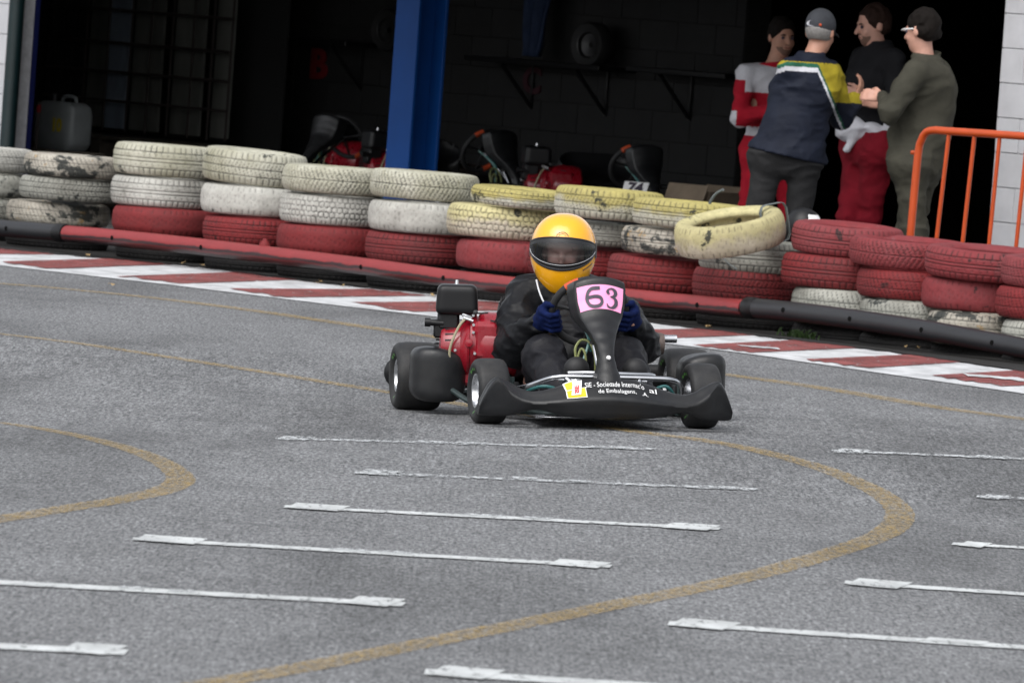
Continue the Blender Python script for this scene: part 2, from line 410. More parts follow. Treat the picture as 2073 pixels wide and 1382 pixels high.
MT['t_yellow_pale'] = tyre_paint('pale_yellow_tyre_paint', (0.54, 0.49, 0.26), 0.605, 0.5, col2=(0.47, 0.42, 0.33), dirtcol=(0.20, 0.17, 0.09))
MT['t_black'] = tyre_paint('bare_black_tyre', (0.011, 0.011, 0.012), 0.9, 0.4, dirtcol=(0.022, 0.02, 0.018), dark=(0.006, 0.006, 0.006))
# polyethylene pipe, red above a scuffed band, with shade painted black on the underside
def pipe_mat(name, red):
    m_, t, b = nodes(name)
    vec = coords(t, (0.35, 0.35, 1.0)); at = t.nodes.new('ShaderNodeAttribute'); at.attribute_name = 'elev'
    n1 = noise(t, vec, 9, 6, 0.7); n2 = noise(t, coords(t, (.15, .15, 1)), 16, 4)
    blk = mixc(t, 1.0, (0.016, 0.0165, 0.019), ramp(t, n2, [(0.3, 0.8), (0.7, 1.3)]), 'MULTIPLY')
    blk = mixc(t, ramp(t, noise(t, vec, 5, 5, 0.7), [(0.66, 0.0), (0.72, 0.5)]), blk, (0.22, 0.22, 0.23))
    if red:
        rc_ = mixc(t, 1.0, (0.24, 0.026, 0.028), ramp(t, n1, [(0.3, 0.8), (0.7, 1.1)]), 'MULTIPLY')
        e = math_(t, 'ADD', at.outputs['Fac'], math_(t, 'MULTIPLY', math_(t, 'SUBTRACT', n1, 0.5), 0.5))
        scuff_and_shade = ramp(t, e, [(0.0, 0.97), (0.16, 0.9), (0.30, 0.5), (0.36, 0.92), (0.47, 0.92), (0.53, 0.0)])
        c = mixc(t, scuff_and_shade, rc_, blk)
    else:
        e = math_(t, 'ADD', at.outputs['Fac'], math_(t, 'MULTIPLY', math_(t, 'SUBTRACT', n1, 0.5), 0.6))
        c = mixc(t, ramp(t, e, [(0.05, 0.35), (0.25, 0.0)]), blk, (0.12, 0.014, 0.018))
    t.links.new(c, b.inputs['Base Color']); b.inputs['Roughness'].default_value = 0.42; b.inputs['Specular IOR Level'].default_value = 0.5
    return m_
MT['pipe_red'] = pipe_mat('red_painted_pipe', True); MT['pipe_black'] = pipe_mat('black_pipe', False)

# ================================================================== GROUND
xs = [-600, -200, -60, -20] + [-10 + 0.25 * i for i in range(81)] + [20, 60, 200, 600]
ys = [-300, -60, 0, 10] + [16 + 0.4 * i for i in range(146)] + [90, 140, 400, 2500]
gm = MB(); nx, ny = len(xs), len(ys)
gm.add([(x, y, H(x, y)) for x in xs for y in ys], [(i * ny + j, (i + 1) * ny + j, (i + 1) * ny + j + 1, i * ny + j + 1) for i in range(nx - 1) for j in range(ny - 1)])
tag(gm.build('asphalt_track', MT['asphalt'], ang=180), 'grey worn asphalt of the kart track', kind='structure')
def interp(pts, x):
    for a, b in zip(pts, pts[1:]):
        if x <= b[0]: break
    k = (x - a[0]) / (b[0] - a[0]); return a[1] + (b[1] - a[1]) * k
def sheet(name, quads, m, lift=0.004, parent=None, jit=0.0, seed=1):
    """quads: lists of four pixel corners, finely divided and laid on the track"""
    r = random.Random(seed); mb = MB()
    for (a, b, c, d) in quads:
        nu = max(2, int(abs(b[0] - a[0]) / 12)); nv = 3
        ja = [r.uniform(-jit, jit) for _ in range(nu + 1)]; jb = [r.uniform(-jit, jit) for _ in range(nu + 1)]
        def fn(u, v):
            k = int(round(u * nu))
            x = (a[0] * (1 - u) + b[0] * u) * (1 - v) + (d[0] * (1 - u) + c[0] * u) * v
            y = (a[1] * (1 - u) + b[1] * u) * (1 - v) + (d[1] * (1 - u) + c[1] * u) * v
            y += ja[k] * (1 - v) + jb[k] * v
            return G(x, y, lift)
        mb.grid(fn, nu, nv)
    o = link(name, mkmesh(name, mb.v, [q[::-1] for q in mb.f], m, False), parent)
    bm = bmesh.new(); bm.from_mesh(o.data); bmesh.ops.recalc_face_normals(bm, faces=bm.faces)
    if sum(f.normal.z for f in bm.faces) < 0: bmesh.ops.reverse_faces(bm, faces=bm.faces)
    bm.to_mesh(o.data); bm.free()
    return o
# kerb
KL = [(-200, 516), (0, 537), (350, 577), (700, 620), (1100, 665), (1482, 711), (1800, 757), (2073, 796), (2300, 832)]
KU = [(-200, 478), (0, 500), (405, 537), (642, 568), (1000, 603), (1340, 652), (1600, 684), (1800, 708), (2073, 748), (2300, 790)]
xsK = list(range(-200, 2301, 50))
kb = sheet('kerb', [((a, interp(KU, a)), (b, interp(KU, b)), (b, interp(KL, b)), (a, interp(KL, a))) for a, b in zip(xsK, xsK[1:])], MT['kerb_white'])
tag(kb, 'white painted kerb with slanted red stripes along the tyre wall', kind='structure')
RS = [((-240, 500), (-130, 512), (110, 513), (-10, 498)), ((4, 530), (118, 545), (357, 535), (241, 521)),
      ((236, 557), (367, 573), (608, 567), (487, 551)), ((465, 584), (579, 602), (863, 597), (738, 583)),
      ((711, 612), (835, 630), (1120, 626), (990, 610)), ((950, 640), (1075, 659), (1330, 652), (1230, 639)),
      ((1170, 667), (1330, 685), (1539, 677), (1449, 664)),
      ((1401, 698), (1519, 713), (1781, 702), (1658, 687)), ((1632, 727), (1759, 744), (2001, 730), (1890, 715)),
      ((1882, 759), (2027, 780), (2300, 773), (2130, 745))]
for i, q in enumerate(RS):
    sheet('red_stripe', [q], MT['kerb_red'], 0.008, kb, 1.9, i)
sheet('white_smear', [((1948, 755), (2060, 764), (2090, 772), (1960, 760))], MT['kerb_white'], 0.012, kb, 1.0)
sheet('white_smear', [((1490, 697), (1575, 703), (1580, 707), (1500, 700))], MT['kerb_white'], 0.012, kb, 0.6)
gt = sheet('shade_strip', [((a, interp(KU, a) - 26), (b, interp(KU, b) - 26), (b, interp(KU, b) + 2.5), (a, interp(KU, a) + 2.5)) for a, b in zip(xsK, xsK[1:])], MT['shade_strip'], 0.010, None, 0.9, 77)  # dark sheet painting the shade between tyres and kerb
tag(gt, 'dark strip painted as shade between the kerb and the tyre wall', kind='structure')
# yellow lines
def yline(pts, wpx, seed):
    """pts: (px, py, world width)"""
    path = smooth_path([G(x, y) for x, y in pts], 8)
    mb = MB(); v = []; r = random.Random(seed)
    for i, p in enumerate(path):
        t_ = path[min(i + 1, len(path) - 1)] - path[max(i - 1, 0)]; t_.z = 0; t_.normalize(); n_ = Vector((-t_.y, t_.x, 0))
        for k in (-1, -.33, .33, 1):
            q = p + n_ * (wpx / 2 * k * (1 + r.uniform(-.05, .05))); v.append((q.x, q.y, H(q.x, q.y) + 0.004))
    f = [(i * 4 + k, i * 4 + k + 1, (i + 1) * 4 + k + 1, (i + 1) * 4 + k) for i in range(len(path) - 1) for k in range(3)]
    me = mkmesh('yellow_line', v, f, MT['road_yellow'], False)
    bm = bmesh.new(); bm.from_mesh(me); bmesh.ops.recalc_face_normals(bm, faces=bm.faces)
    if sum(q.normal.z for q in bm.faces) < 0: bmesh.ops.reverse_faces(bm, faces=bm.faces)
    bm.to_mesh(me); bm.free()
    return link('yellow_line', me)
tag(yline([(-150, 562), (0, 575), (100, 583), (300, 603), (500, 628), (700, 657), (880, 683), (1100, 712), (1315, 741), (1483, 761), (1673, 788), (1859, 819), (2073, 849), (2250, 880)], 0.17, 1), 'faded yellow line running behind the kart below the kerb', kind='structure')
tag(yline([(-150, 662), (0, 677), (150, 695), (250, 710), (400, 733), (600, 765), (800, 797), (1000, 830), (1180, 858), (1310, 878), (1400, 889), (1500, 906), (1600, 930), (1700, 962), (1785, 1003), (1822, 1040), (1795, 1078), (1700, 1115), (1500, 1172), (1200, 1235), (900, 1295), (650, 1345), (430, 1385), (200, 1430)], 0.105, 2), 'faded yellow line passing under the kart and curling back at the bottom', kind='structure')
tag(yline([(-250, 838), (-120, 845), (0, 857), (100, 872), (200, 893), (290, 920), (345, 947), (365, 972), (335, 992), (250, 1012), (150, 1028), (0, 1052), (-200, 1080)], 0.10, 3), 'faded yellow hooked line on the asphalt left of the kart', kind='structure')
# white grid slots: (main line, thickness px, ticks[(x0,x1,above,thick)], worn?, label)
GR = [((-60, 1303, 262, 1319), 11, [(118, 265, 9, 16)], 0), ((-60, 1174, 822, 1222), 8, [(698, 826, 6, 13), (238, 300, 8, 5), (338, 405, 6, 5)], 0),
      ((270, 1089, 1240, 1145), 6, [(272, 425, 6, 10), (1110, 1242, 4, 10), (668, 750, 7, 3), (763, 845, 6, 4)], 0),
      ((578, 1024, 1460, 1069), 5, [(580, 712, 5, 9), (1340, 1462, 3, 9), (930, 1020, 6, 3), (1055, 1122, 6, 3)], 0),
      ((720, 955, 1535, 990), 4, [(722, 822, 4, 8), (1030, 1092, 6, 4), (1135, 1200, 4, 3), (1412, 1512, 4, 3)], 1),
      ((560, 886, 1330, 908), 3.5, [(560, 642, 2, 7), (842, 905, 4, 3), (918, 990, 4, 3), (1190, 1282, 2, 4)], 1),
      ((862, 1358, 1700, 1412), 12, [(865, 1030, 8, 16)], 0), ((1355, 1260, 2150, 1314), 8, [(1355, 1506, 7, 13), (1870, 2005, 8, 5)], 0),
      ((1712, 1177, 2150, 1206), 6, [(1714, 1852, 4, 11)], 0), ((1930, 1099, 2150, 1112), 4.5, [(1940, 2012, 2, 8)], 0),
      ((1980, 1003, 2150, 1013), 4, [(1984, 2050, 1, 7)], 1), ((1685, 911, 2150, 931), 3.5, [(1686, 1768, 1, 7), (1968, 2050, 2, 5)], 1)]
GL = ['leftmost white grid line at the bottom edge', 'long white grid line reaching the left edge of the photo', 'white grid line with two ends, third from the bottom', 'white grid line in the middle of the asphalt', 'thin worn white grid line second below the kart', 'thin worn white grid line just below the kart',
      'white grid line at the bottom beside the yellow line', 'thick white grid line inside the right yellow curve', 'white grid line at the right edge below the yellow hook', 'short white grid line at the right edge beside the hook', 'short worn white grid line at the right edge above the hook', 'worn white grid line right of the kart']
for i, (ln, th, tk, worn) in enumerate(GR):
    x0, y0, x1, y1 = ln; sl_ = (y1 - y0) / (x1 - x0)
    base = tag(sheet('grid_line', [((x0, y0 - th / 2), (x1, y1 - th / 2), (x1 - th, y1 + th / 2), (x0 - 4, y0 + th / 2))], MT['road_white_worn' if worn else 'road_white'], 0.004, None, 0.5, i), GL[i], kind='structure')
    for j, (a, b_, up, tt) in enumerate(tk):
        tt = tt * 1.12
        ya = y0 + (a - x0) * sl_ - up * 0.5; yb = y0 + (b_ - x0) * sl_ - up * 0.5
        small = (b_ - a) < 110 and j > 0
        sheet('grid_tick', [((a + tt * 2, ya - tt / 2), (b_ - tt * .3, yb - tt / 2), (b_ - tt * 3, yb + tt / 2), (a, ya + tt / 2))], MT['road_white_worn' if (worn or small) else 'road_white'], 0.0055, base, 0.25, i * 7 + j)

# ================================================================== TYRES
def hexcell(a, b):
    a = a % 1; b = b % 1; return a, b
def tread(kind, u, v):
    """u: position round the tyre in pitches, v in 0..1 across; returns groove depth 0..1"""
    def near(x, c, w): return max(0.0, 1 - abs(x - c) / w)
    def per(x, w): x = x % 1.0; d = min(x, 1 - x); return 1.0 if d < w else 0.0
    g = 0.0
    if kind == 'rib':
        for c in (.2, .42, .58, .8): g = max(g, 1.0 if abs(v - c) < .018 else 0)
        if v < .18 or v > .82: g = max(g, per(u, .09))
        elif .24 < v < .40 or .60 < v < .78: g = max(g, .6 * per(u * 1.0 + v * 1.6, .07))
    elif kind == 'herring':
        for c in (.22, .5, .78): g = max(g, 1.0 if abs(v - c) < .018 else 0)
        if v < .2 or v > .8: g = max(g, per(u, .10))
        else: g = max(g, .8 * per(u * 1.5 + (v if v < .5 else 1 - v) * 3.0, .09))
    elif kind == 'hex':
        vv = v * 5; row = math.floor(vv); uu = u * 1.15 + (.5 if row % 2 else 0); fu = uu % 1
        zz = abs(fu - .5) * 2 * .32
        fv = vv - row
        if abs(fv - zz * .9) < .10 or fv + (1 - zz) > 1.93: g = 1.0
        if min(fu, 1 - fu) < .07 and fv > .25: g = 1.0
        if min(abs(v - .0), abs(v - 1)) < .06: g = per(u * 1.15, .1)
    elif kind == 'snow':
        zz = abs(v - .5) * 2
        g = max(per(u * 1.3 + zz * 1.3, .09), .7 * per(u * 1.3 - zz * 1.6, .08) if .2 < zz < .75 else 0)
        if abs(v - .5) < .02: g = 1
    elif kind == 'diag':
        g = max(per(u * 1.3 + v * 2.2, .09), 1.0 if abs(v - .33) < .015 or abs(v - .68) < .015 else 0) * .8
    elif kind == 'worn':
        g = .7 * per(u, .07) if (v < .14 or v > .86) else .35 * per(u * 1.5 + v, .06) if (.3 < v < .7) else 0
        if abs(v - .75) < .014 or abs(v - .45) < .014: g = .8
    return g
def tyre_mesh(name, kind, R, Wd, n=300, rrim=0.195):
    prof = []; hw = Wd / 2
    NT = 30
    # inner bead -> sidewall -> shoulder -> tread -> shoulder -> sidewall -> bead, (r, z, v or None)
    side = [(rrim, hw * .62), (rrim + .012, hw * .80), (rrim + .035, hw * .93), (R * .55 + rrim * .45, hw * 1.0), (R - .045, hw * .985), (R - .022, hw * .93)]
    for r, z in side: prof.append((r, -z, None))
    for i in range(NT + 1):
        v = i / NT; z = (v * 2 - 1) * hw * .86
        r = R - .016 * abs(v * 2 - 1) ** 3.2
        prof.append((r, z, v))
    for r, z in side[::-1]: prof.append((r, z, None))
    prof += [(rrim - .004, hw * .3, None), (rrim + .02, 0, None), (rrim - .004, -hw * .3, None)]
    prof[-3:] = [(rrim + .012, hw * .45, None), (R - .05, hw * .3, None), (R - .045, 0, None), (R - .05, -hw * .3, None), (rrim + .012, -hw * .45, None)]
    L = len(prof); vs = []; gr = []; pitches = int(2 * math.pi * R / .036)
    for k in range(n):
        th = 2 * math.pi * k / n; u = k / n * pitches
        for (r, z, v) in prof:
            g = tread(kind, u, v) if v is not None else 0.0
            rr = r - .0055 * g
            vs.append((rr * math.cos(th), rr * math.sin(th), z)); gr.append(g)
    fs = []
    for k in range(n):
        k2 = (k + 1) % n
        for i in range(L):
            i2 = (i + 1) % L; fs.append((k * L + i, k2 * L + i, k2 * L + i2, k * L + i2))
    me = mkmesh(name, vs, fs, MT['t_black'], True, 180)
    a = me.attributes.new('groove', 'FLOAT', 'POINT'); a.data.foreach_set('value', gr)
    return me
TW = 0.19; TR = 0.31
TM = {}
def get_tyre(kind, mkey):
    if (kind, mkey) not in TM:
        if kind not in TM: TM[kind] = tyre_mesh('tyre', kind, TR, TW)
        me = TM[kind].copy(); me.materials.clear(); me.materials.append(MT[mkey]); TM[(kind, mkey)] = me
    return TM[(kind, mkey)]
def gy(x): return interp([(-300, 464), (0, 499), (405, 543), (642, 575), (1000, 618), (1340, 657), (1600, 688), (2073, 740), (2400, 780)], x)
def put_tyre(xl, yt, yb, R, kind, mk, label, group, tilt=(0, 0), off=0.44, bottom=None, dz=0):
    """left silhouette at pixel xl; top and bottom pixel rows near that edge"""
    d1 = rayd(xl + 6, yt); o1 = P0 + V * off - Vector((R, 0, 0))
    tp = CP + d1 * ((o1 - CP).dot(V) / d1.dot(V))
    d2 = rayd(xl + 6, yb); bt = CP + d2 * ((o1 - CP).dot(V) / d2.dot(V))
    zt, zb = tp.z, bt.z
    if bottom is not None: zb = bottom
    wdt = max(.10, zt - zb)
    c = Vector(((tp.x + bt.x) / 2 + R, (tp.y + bt.y) / 2, (zt + zb) / 2 + dz))
    o = link('tyre', get_tyre(kind, mk)); o.location = c
    o.rotation_mode = 'XYZ'
    o.rotation_euler = (R_(tilt[0]), R_(tilt[1]), 0)
    o.rotation_euler = (Matrix.Rotation(R_(tilt[1]), 3, 'Y') @ Matrix.Rotation(R_(tilt[0]), 3, 'X') @ Matrix.Rotation(rnd.uniform(0, 6.28), 3, 'Z')).to_euler()
    o.scale = (R / TR, R / TR, wdt / TW)
    tag(o, label, 'tyre', group)
    return o, zb
ST = [  # name of stack, tyres top to bottom
 ('at the left edge of the photo', [(-142, 289, 338, 'diag', 't_white', 'cream top tyre of the stack at the left edge of the photo', (0, 0)),
     (-148, 341, 388, 'worn', 't_white_grimy', 'mossy dark tyre between cream tyres at the left edge of the photo', (0, 0)),
     (-152, 390, 436, 'diag', 't_white_grimy', 'grey tyre just above the black pipe at the left edge of the photo', (0, 0))]),
 ('under the plastic can', [(42, 306, 351, 'diag', 't_white_dirty', 'flaking white tyre with black and orange patches under the plastic can', (0, .6)),
     (33, 352, 399, 'herring', 't_white_grimy', 'half dirty white tyre below the flaking one under the plastic can', (0, .4)),
     (7, 401, 447, 'diag', 't_white_dirty', 'speckled dirty white tyre just above the black and red pipe joint', (0, 0))]),
 ('left of the cage', [(223, 285, 349, 'rib', 't_white2', 'thick cream tyre on top of the tallest left stack below the cage', (0, .4)),
     (218, 351, 411, 'rib', 't_white', 'white ribbed tyre with a dark spot, between thick cream and smooth red tyres', (0, 0)),
     (221, 412, 467, 'worn', 't_red', 'smooth red tyre under the white ribbed tyre with a dark spot', (0, 0))]),
 ('two from column', [(404, 297, 365, 'herring', 't_white2', 'cream tyre on top, sloping down to the right, three stacks left of the blue column', (1.2, 2.6)),
     (400, 368, 428, 'worn', 't_white', 'pale nearly smooth tyre beneath the sloping cream top tyre', (0, .3)),
     (404, 433, 487, 'rib', 't_red', 'red ribbed tyre under the pale nearly smooth one, by the knob on the pipe', (0, 0))]),
 ('left of column', [(565, 329, 384, 'snow', 't_white2', 'cream zigzag tread top tyre just left of the blue column', (0, .4)),
     (559, 387, 447, 'hex', 't_white', 'white block tread tyre in the middle of the stack just left of the blue column', (0, 0)),
     (554, 449, 507, 'worn', 't_red', 'red tyre with a dark smudge below the white block tread tyre', (0, 0))]),
 ('under column', [(743, 339, 396, 'snow', 't_white2', 'wide cream top tyre directly below the blue column', (0, .6)),
     (739, 401, 463, 'worn', 't_white', 'smooth white tyre with pink scuffs below the blue column', (0, 0)),
     (733, 464, 524, 'rib', 't_red', 'bright red ribbed tyre at the foot of the stack below the blue column', (0, 0))]),
 ('left of helmet', [(947, 376, 409, 'rib', 't_yellow', 'thin yellow tyre with a black patch, top of the stack left of the helmet', (1.6, 1.6), .285),
     (898, 409, 474, 'hex', 't_yellow_pale', 'yellow and white chunky tread tyre left of the yellow helmet', (0, .9), .335),
     (917, 481, 540, 'worn', 't_red_faded', 'faded worn red tyre left of the yellow helmet', (0, .5))]),
 ('behind helmet', [(1116, 374, 436, 'herring', 't_yellow', 'wide yellow and white top tyre directly behind the yellow helmet', (0, 1.0)),
     (1089, 441, 488, 'rib', 't_white_grimy', 'dirty yellow tyre in mid stack, mostly hidden by the helmet', (0, .5)),
     (1062, 492, 552, 'rib', 't_red', 'red tyre whose edge shows left of the helmet', (0, 0))]),
 ('right of helmet', [(1274, 399, 454, 'rib', 't_yellow', 'pale yellow ribbed top tyre touching the leaning tyre', (0, 1.2)),
     (1251, 455, 509, 'rib', 't_white_dirty', 'white tyre with dark stained lower half right of the helmet', (0, .4)),
     (1223, 511, 581, 'rib', 't_red', 'red tyre just right of the helmet under the stained white one', (0, .3))]),
 ('leaning', [(1408, 478, 543, 'rib', 't_white_grimy', 'grey white tyre directly beneath the leaning yellow tyre', (0, 0), .30),
     (1395, 537, 602, 'herring', 't_red', 'red tyre at the bottom beneath the leaning yellow tyre', (0, 0))]),
 ('right of leaning', [(1596, 446, 507, 'rib', 't_red_faded', 'faded red top tyre right beside the leaning yellow tyre', (2.8, 1.0), .30),
     (1575, 509, 575, 'rib', 't_red', 'red ribbed tyre jutting out left under the faded top tyre', (0, .6), .33),
     (1595, 577, 648, 'diag', 't_white_grimy', 'white tyre behind the black pipe at its first hole', (0, 0))]),
 ('below barrier', [(1713, 475, 532, 'snow', 't_red_faded', 'red chevron top tyre below the orange barrier post', (2.2, .4), .33),
     (1728, 538, 598, 'diag', 't_red', 'red slant tread tyre, middle of the stack below the orange barrier post', (0, 0)),
     (1732, 600, 668, 'diag', 't_white_grimy', 'white tyre with a dark vertical stain above the black pipe', (0, 0))]),
 ('below white wall', [(1866, 493, 555, 'rib', 't_red_faded', 'red ribbed top tyre with open hole below the white wall corner', (2.8, .4), .34),
     (1859, 557, 621, 'worn', 't_red_faded', 'smooth red tyre in the second stack from the right edge', (0, 0)),
     (1870, 624, 692, 'rib', 't_white_dirty', 'yellowish grimy tyre behind the black pipe near the right edge', (0, 0))]),
 ('at right edge', [(2020, 514, 574, 'diag', 't_red_faded', 'red top tyre cut off by the right edge of the photo', (2.4, 0)),
     (2009, 575, 640, 'diag', 't_red', 'red tyre second from top at the right edge of the photo', (0, 0)),
     (2020, 643, 712, 'rib', 't_white_grimy', 'grimy tyre with green smear above the pipe at the right edge', (0, 0))]),
 ('beyond', [(2170, 530, 592, 'rib', 't_red', 'red top tyre outside the right edge', (0, 0)),
     (2165, 593, 660, 'rib', 't_red', 'red tyre under the one outside the right edge', (0, 0))]),
]
BL = ['bottom black tyre behind the black pipe at the left edge', 'bottom black tyre behind the joint of the black and red pipes', 'bottom black tyre behind the red pipe, under the first smooth red tyre',
      'bottom black tyre behind the red pipe below the small red knob', 'bottom black tyre under the red tyre with a dark smudge', 'bottom black tyre behind the red pipe, straight below the blue column', 'bottom black tyre behind the red pipe, left of the driver, above the engine',
      'bottom black tyre behind the red pipe, hidden by the driver', 'bottom black tyre behind the red pipe just right of the driver', 'bottom black tyre at the right end of the red pipe', 'bottom black tyre with green weeds in front of it', 'bottom black tyre behind the black pipe below the orange barrier post',
      'bottom black tyre behind the black pipe near its bend', 'bottom black tyre behind the black pipe at the right edge', 'bottom black tyre outside the right edge']
for si, (nm, lst) in enumerate(ST):
    low = None
    for e in lst:
        xl, yt, yb, kd, mk, lab, tl = e[:7]; R = e[7] if len(e) > 7 else TR + rnd.uniform(-.008, .008)
        o, zb = put_tyre(xl, yt, yb, R, kd, mk, lab, 'painted tyres of the barrier wall', tl); low = (xl, zb, yb)
    # the bottom tyre of every stack, dirty black, half sunk behind the pipe
    if low[1] > .04:
        xl, zb, yb = low
        o, _ = put_tyre(xl + rnd.uniform(-4, 8), yb + 1, gy(xl), TR, 'rib', 't_black', '', 'dirty black tyres on the ground behind the pipe', off=.50, bottom=min(0.0, zb - .13) if zb < .13 else 0.0)
        o['label'] = BL[si]
# the leaning tyre
lean_c = W(1478, 470, .04)
lt = link('tyre', get_tyre('worn', 't_yellow_pale')); lt.location = lean_c
lt.rotation_euler = (Matrix.Rotation(R_(-12.5), 3, 'Y') @ Matrix.Rotation(R_(9.0), 3, 'X') @ Matrix.Rotation(2.0, 3, 'Z')).to_euler()
lt.scale = (.96, .96, .92)
tag(lt, 'yellowed smooth tyre leaning open side up with a grey strap round it', 'tyre', 'painted tyres of the barrier wall')
# strap round its section
Ml = lt.rotation_euler.to_matrix()
sp_ = []
for k in range(22):
    a = 2 * math.pi * k / 22
    th = -1.72
    rad = .255 + .072 * max(-1, min(1, 1.25 * math.cos(a))); z = .104 * max(-1, min(1, 1.25 * math.sin(a)))
    sp_.append(lean_c + Ml @ Vector((math.cos(th) * rad, math.sin(th) * rad, z)))
ms = MB(); v = []
side = Ml @ Vector((1, 0, 0))
for p in sp_:
    for kx, ky in ((-1, 0), (1, 0)): v.append(p + side * .013 * kx)
n_ = len(sp_)
ms.add(v, [(2 * i, 2 * i + 1, 2 * ((i + 1) % n_) + 1, 2 * ((i + 1) % n_)) for i in range(n_)])
o = ms.build('strap', MT['strap']); md = o.modifiers.new('th', 'SOLIDIFY'); md.thickness = .003; md.offset = 1
tag(o, 'grey green strap looped round the leaning yellow tyre', 'strap')
ms = MB(); ms.tube(smooth_path([W(1462, 520, .12), W(1476, 534, .10), W(1492, 545, .11)], 5), .004, 6)
tag(ms.build('strap_tail', MT['strap']), 'loose strap end hanging from the leaning yellow tyre', 'strap')
ms = MB(); ms.tube(smooth_path([W(1434, 420, .5), W(1440, 405, .5), W(1450, 392, .5), W(1464, 384, .5)], 5), .008, 6)
tag(ms.build('cable', MT['strap']), 'bent grey cable rising behind the leaning yellow tyre', 'cable')

# ================================================================== PIPES
def pipe(name, pts, mk, r, label, holes, sleeve=None):
    path = smooth_path([W(x, y, o_) for x, y, o_ in pts], 8)
    root = empty(name, path[0]); inv = -Vector(path[0]); n = 22
    v = []; el = []
    for i, p in enumerate(path):
        t_ = (path[min(i + 1, len(path) - 1)] - path[max(i - 1, 0)]).normalized(); a = Vector((0, 0, 1)); a = (a - t_ * a.dot(t_)).normalized(); b_ = t_.cross(a)
        for k in range(n):
            th = 2 * math.pi * k / n; v.append(p + inv + (a * math.cos(th) + b_ * math.sin(th)) * r); el.append(.5 + .5 * math.cos(th))
    L = len(path); f = [(i * n + k, i * n + (k + 1) % n, (i + 1) * n + (k + 1) % n, (i + 1) * n + k) for i in range(L - 1) for k in range(n)]
    f += [tuple(range(n))[::-1], tuple(range((L - 1) * n, L * n))]
    me = mkmesh('pipe_body', v, f, MT[mk], True, 60); at = me.attributes.new('elev', 'FLOAT', 'POINT'); at.data.foreach_set('value', el)
    link('pipe_body', me, root)
    for (hx, hy) in holes:
        q = min(path, key=lambda p: (p - W(hx, hy, pts[0][2])).length)
        c = W(hx, hy, 0.0 - 0.0) ; c = c - V * (r * 1.0) + inv
        mb = MB(); mb.lathe([(0, .0025), (.0125, .0025), (.0135, .001), (.014, -.01)], 16, 'Y')
        ob = mb.build('bolt_hole', MT['hole'], root, c); ob.rotation_euler = (0, 0, ANG)
        for vv in ob.data.vertices: vv.co.y *= -1
    if sleeve:
        for (sa, sb) in sleeve:
            a, b_ = path[sa] + inv, path[sb] + inv
            mb = MB(); mb.tube([a, a.lerp(b_, .15), a.lerp(b_, .85), b_], [r * 1.02, r * 1.10, r * 1.10, r * 1.02], 22); mb.build('joint_sleeve', MT['plastic_dark'], root)
    tag(root, label, 'pipe', 'pipes bolted along the foot of the tyre wall'); return root
pipe('barrier_pipe', [(-200, 438, 0), (0, 461, 0), (60, 466, 0), (134, 472, 0)], 'pipe_black', .050, 'black pipe at the left edge ending at the red pipe', [(26, 463)], sleeve=[(-3, -1)])
pipe('barrier_pipe', [(136, 473, 0), (240, 482, 0), (420, 501, 0), (744, 540, 0), (911, 563, 0), (1095, 584, 0), (1425, 617, 0), (1508, 624, 0)], 'pipe_red', .048, 'long red scuffed pipe running behind the kart', [(240, 482), (420, 501), (744, 541), (911, 563), (1093, 584), (1425, 618)])
pipe('barrier_pipe', [(1512, 622, 0), (1600, 630, 0), (1735, 647, 0), (1880, 669, 0), (2023, 695, 0), (2140, 716, 0), (2300, 740, 0)], 'pipe_black', .052, 'black pipe bending towards the right edge of the photo', [(1600, 628), (1735, 646), (1880, 668), (2023, 694)], sleeve=[(0, 2)])
kn = MB(); kn.lathe([(0, .03), (.012, .026), (.018, .012), (.03, 0), (.034, -.02)], 14)
tag(kn.build('pipe_knob', MT['t_red'], None, W(536, 493, 0.02)), 'small red knob sticking up from the red pipe', 'knob')

# litter and weeds
mb = MB()
for (x, y, k) in [(645, 572, 2), (698, 581, 1), (1290, 642, 1), (1435, 664, 2), (1855, 707, 2), (1835, 703, 1), (228, 578, 1), (410, 540, 1), (870, 600, 1), (175, 520, 1), (372, 533, 1)]:
    p = G(x, y, .012)
    for j in range(k * 2):
        c = p + Vector((rnd.uniform(-.02, .02), rnd.uniform(-.1, .1), 0)); a = rnd.uniform(0, 6.28); s_ = rnd.uniform(.008, .02)
        q = [c + Vector((math.cos(a + d) * s_, math.sin(a + d) * s_, rnd.uniform(0, .018))) for d in (0, 1.3, 2.6, 4.2)]
        mb.add(q, [(0, 1, 2, 3)])
tag(mb.build('leaf_litter', MT['leafdry'], smooth=False), 'scattered dry leaves and crumbs along the kerb', kind='stuff')
mb = MB()
for _ in range(60):
    p = W(rnd.gauss(1622, 22), 672, .05); p.z = 0; a = rnd.uniform(0, 6.28); l = rnd.uniform(.02, .055); d = Vector((math.cos(a), math.sin(a), 0))
    s_ = Vector((-d.y, d.x, 0)) * .005
    mb.add([p - s_, p + s_, p + d * l * .5 + Vector((0, 0, l)) + s_, p + d * l * .9 + Vector((0, 0, l * 1.1))], [(0, 1, 2, 3)])
tag(mb.build('weeds', MT['weed'], smooth=False), 'green weeds at the foot of the tyres below the black pipe', kind='stuff')

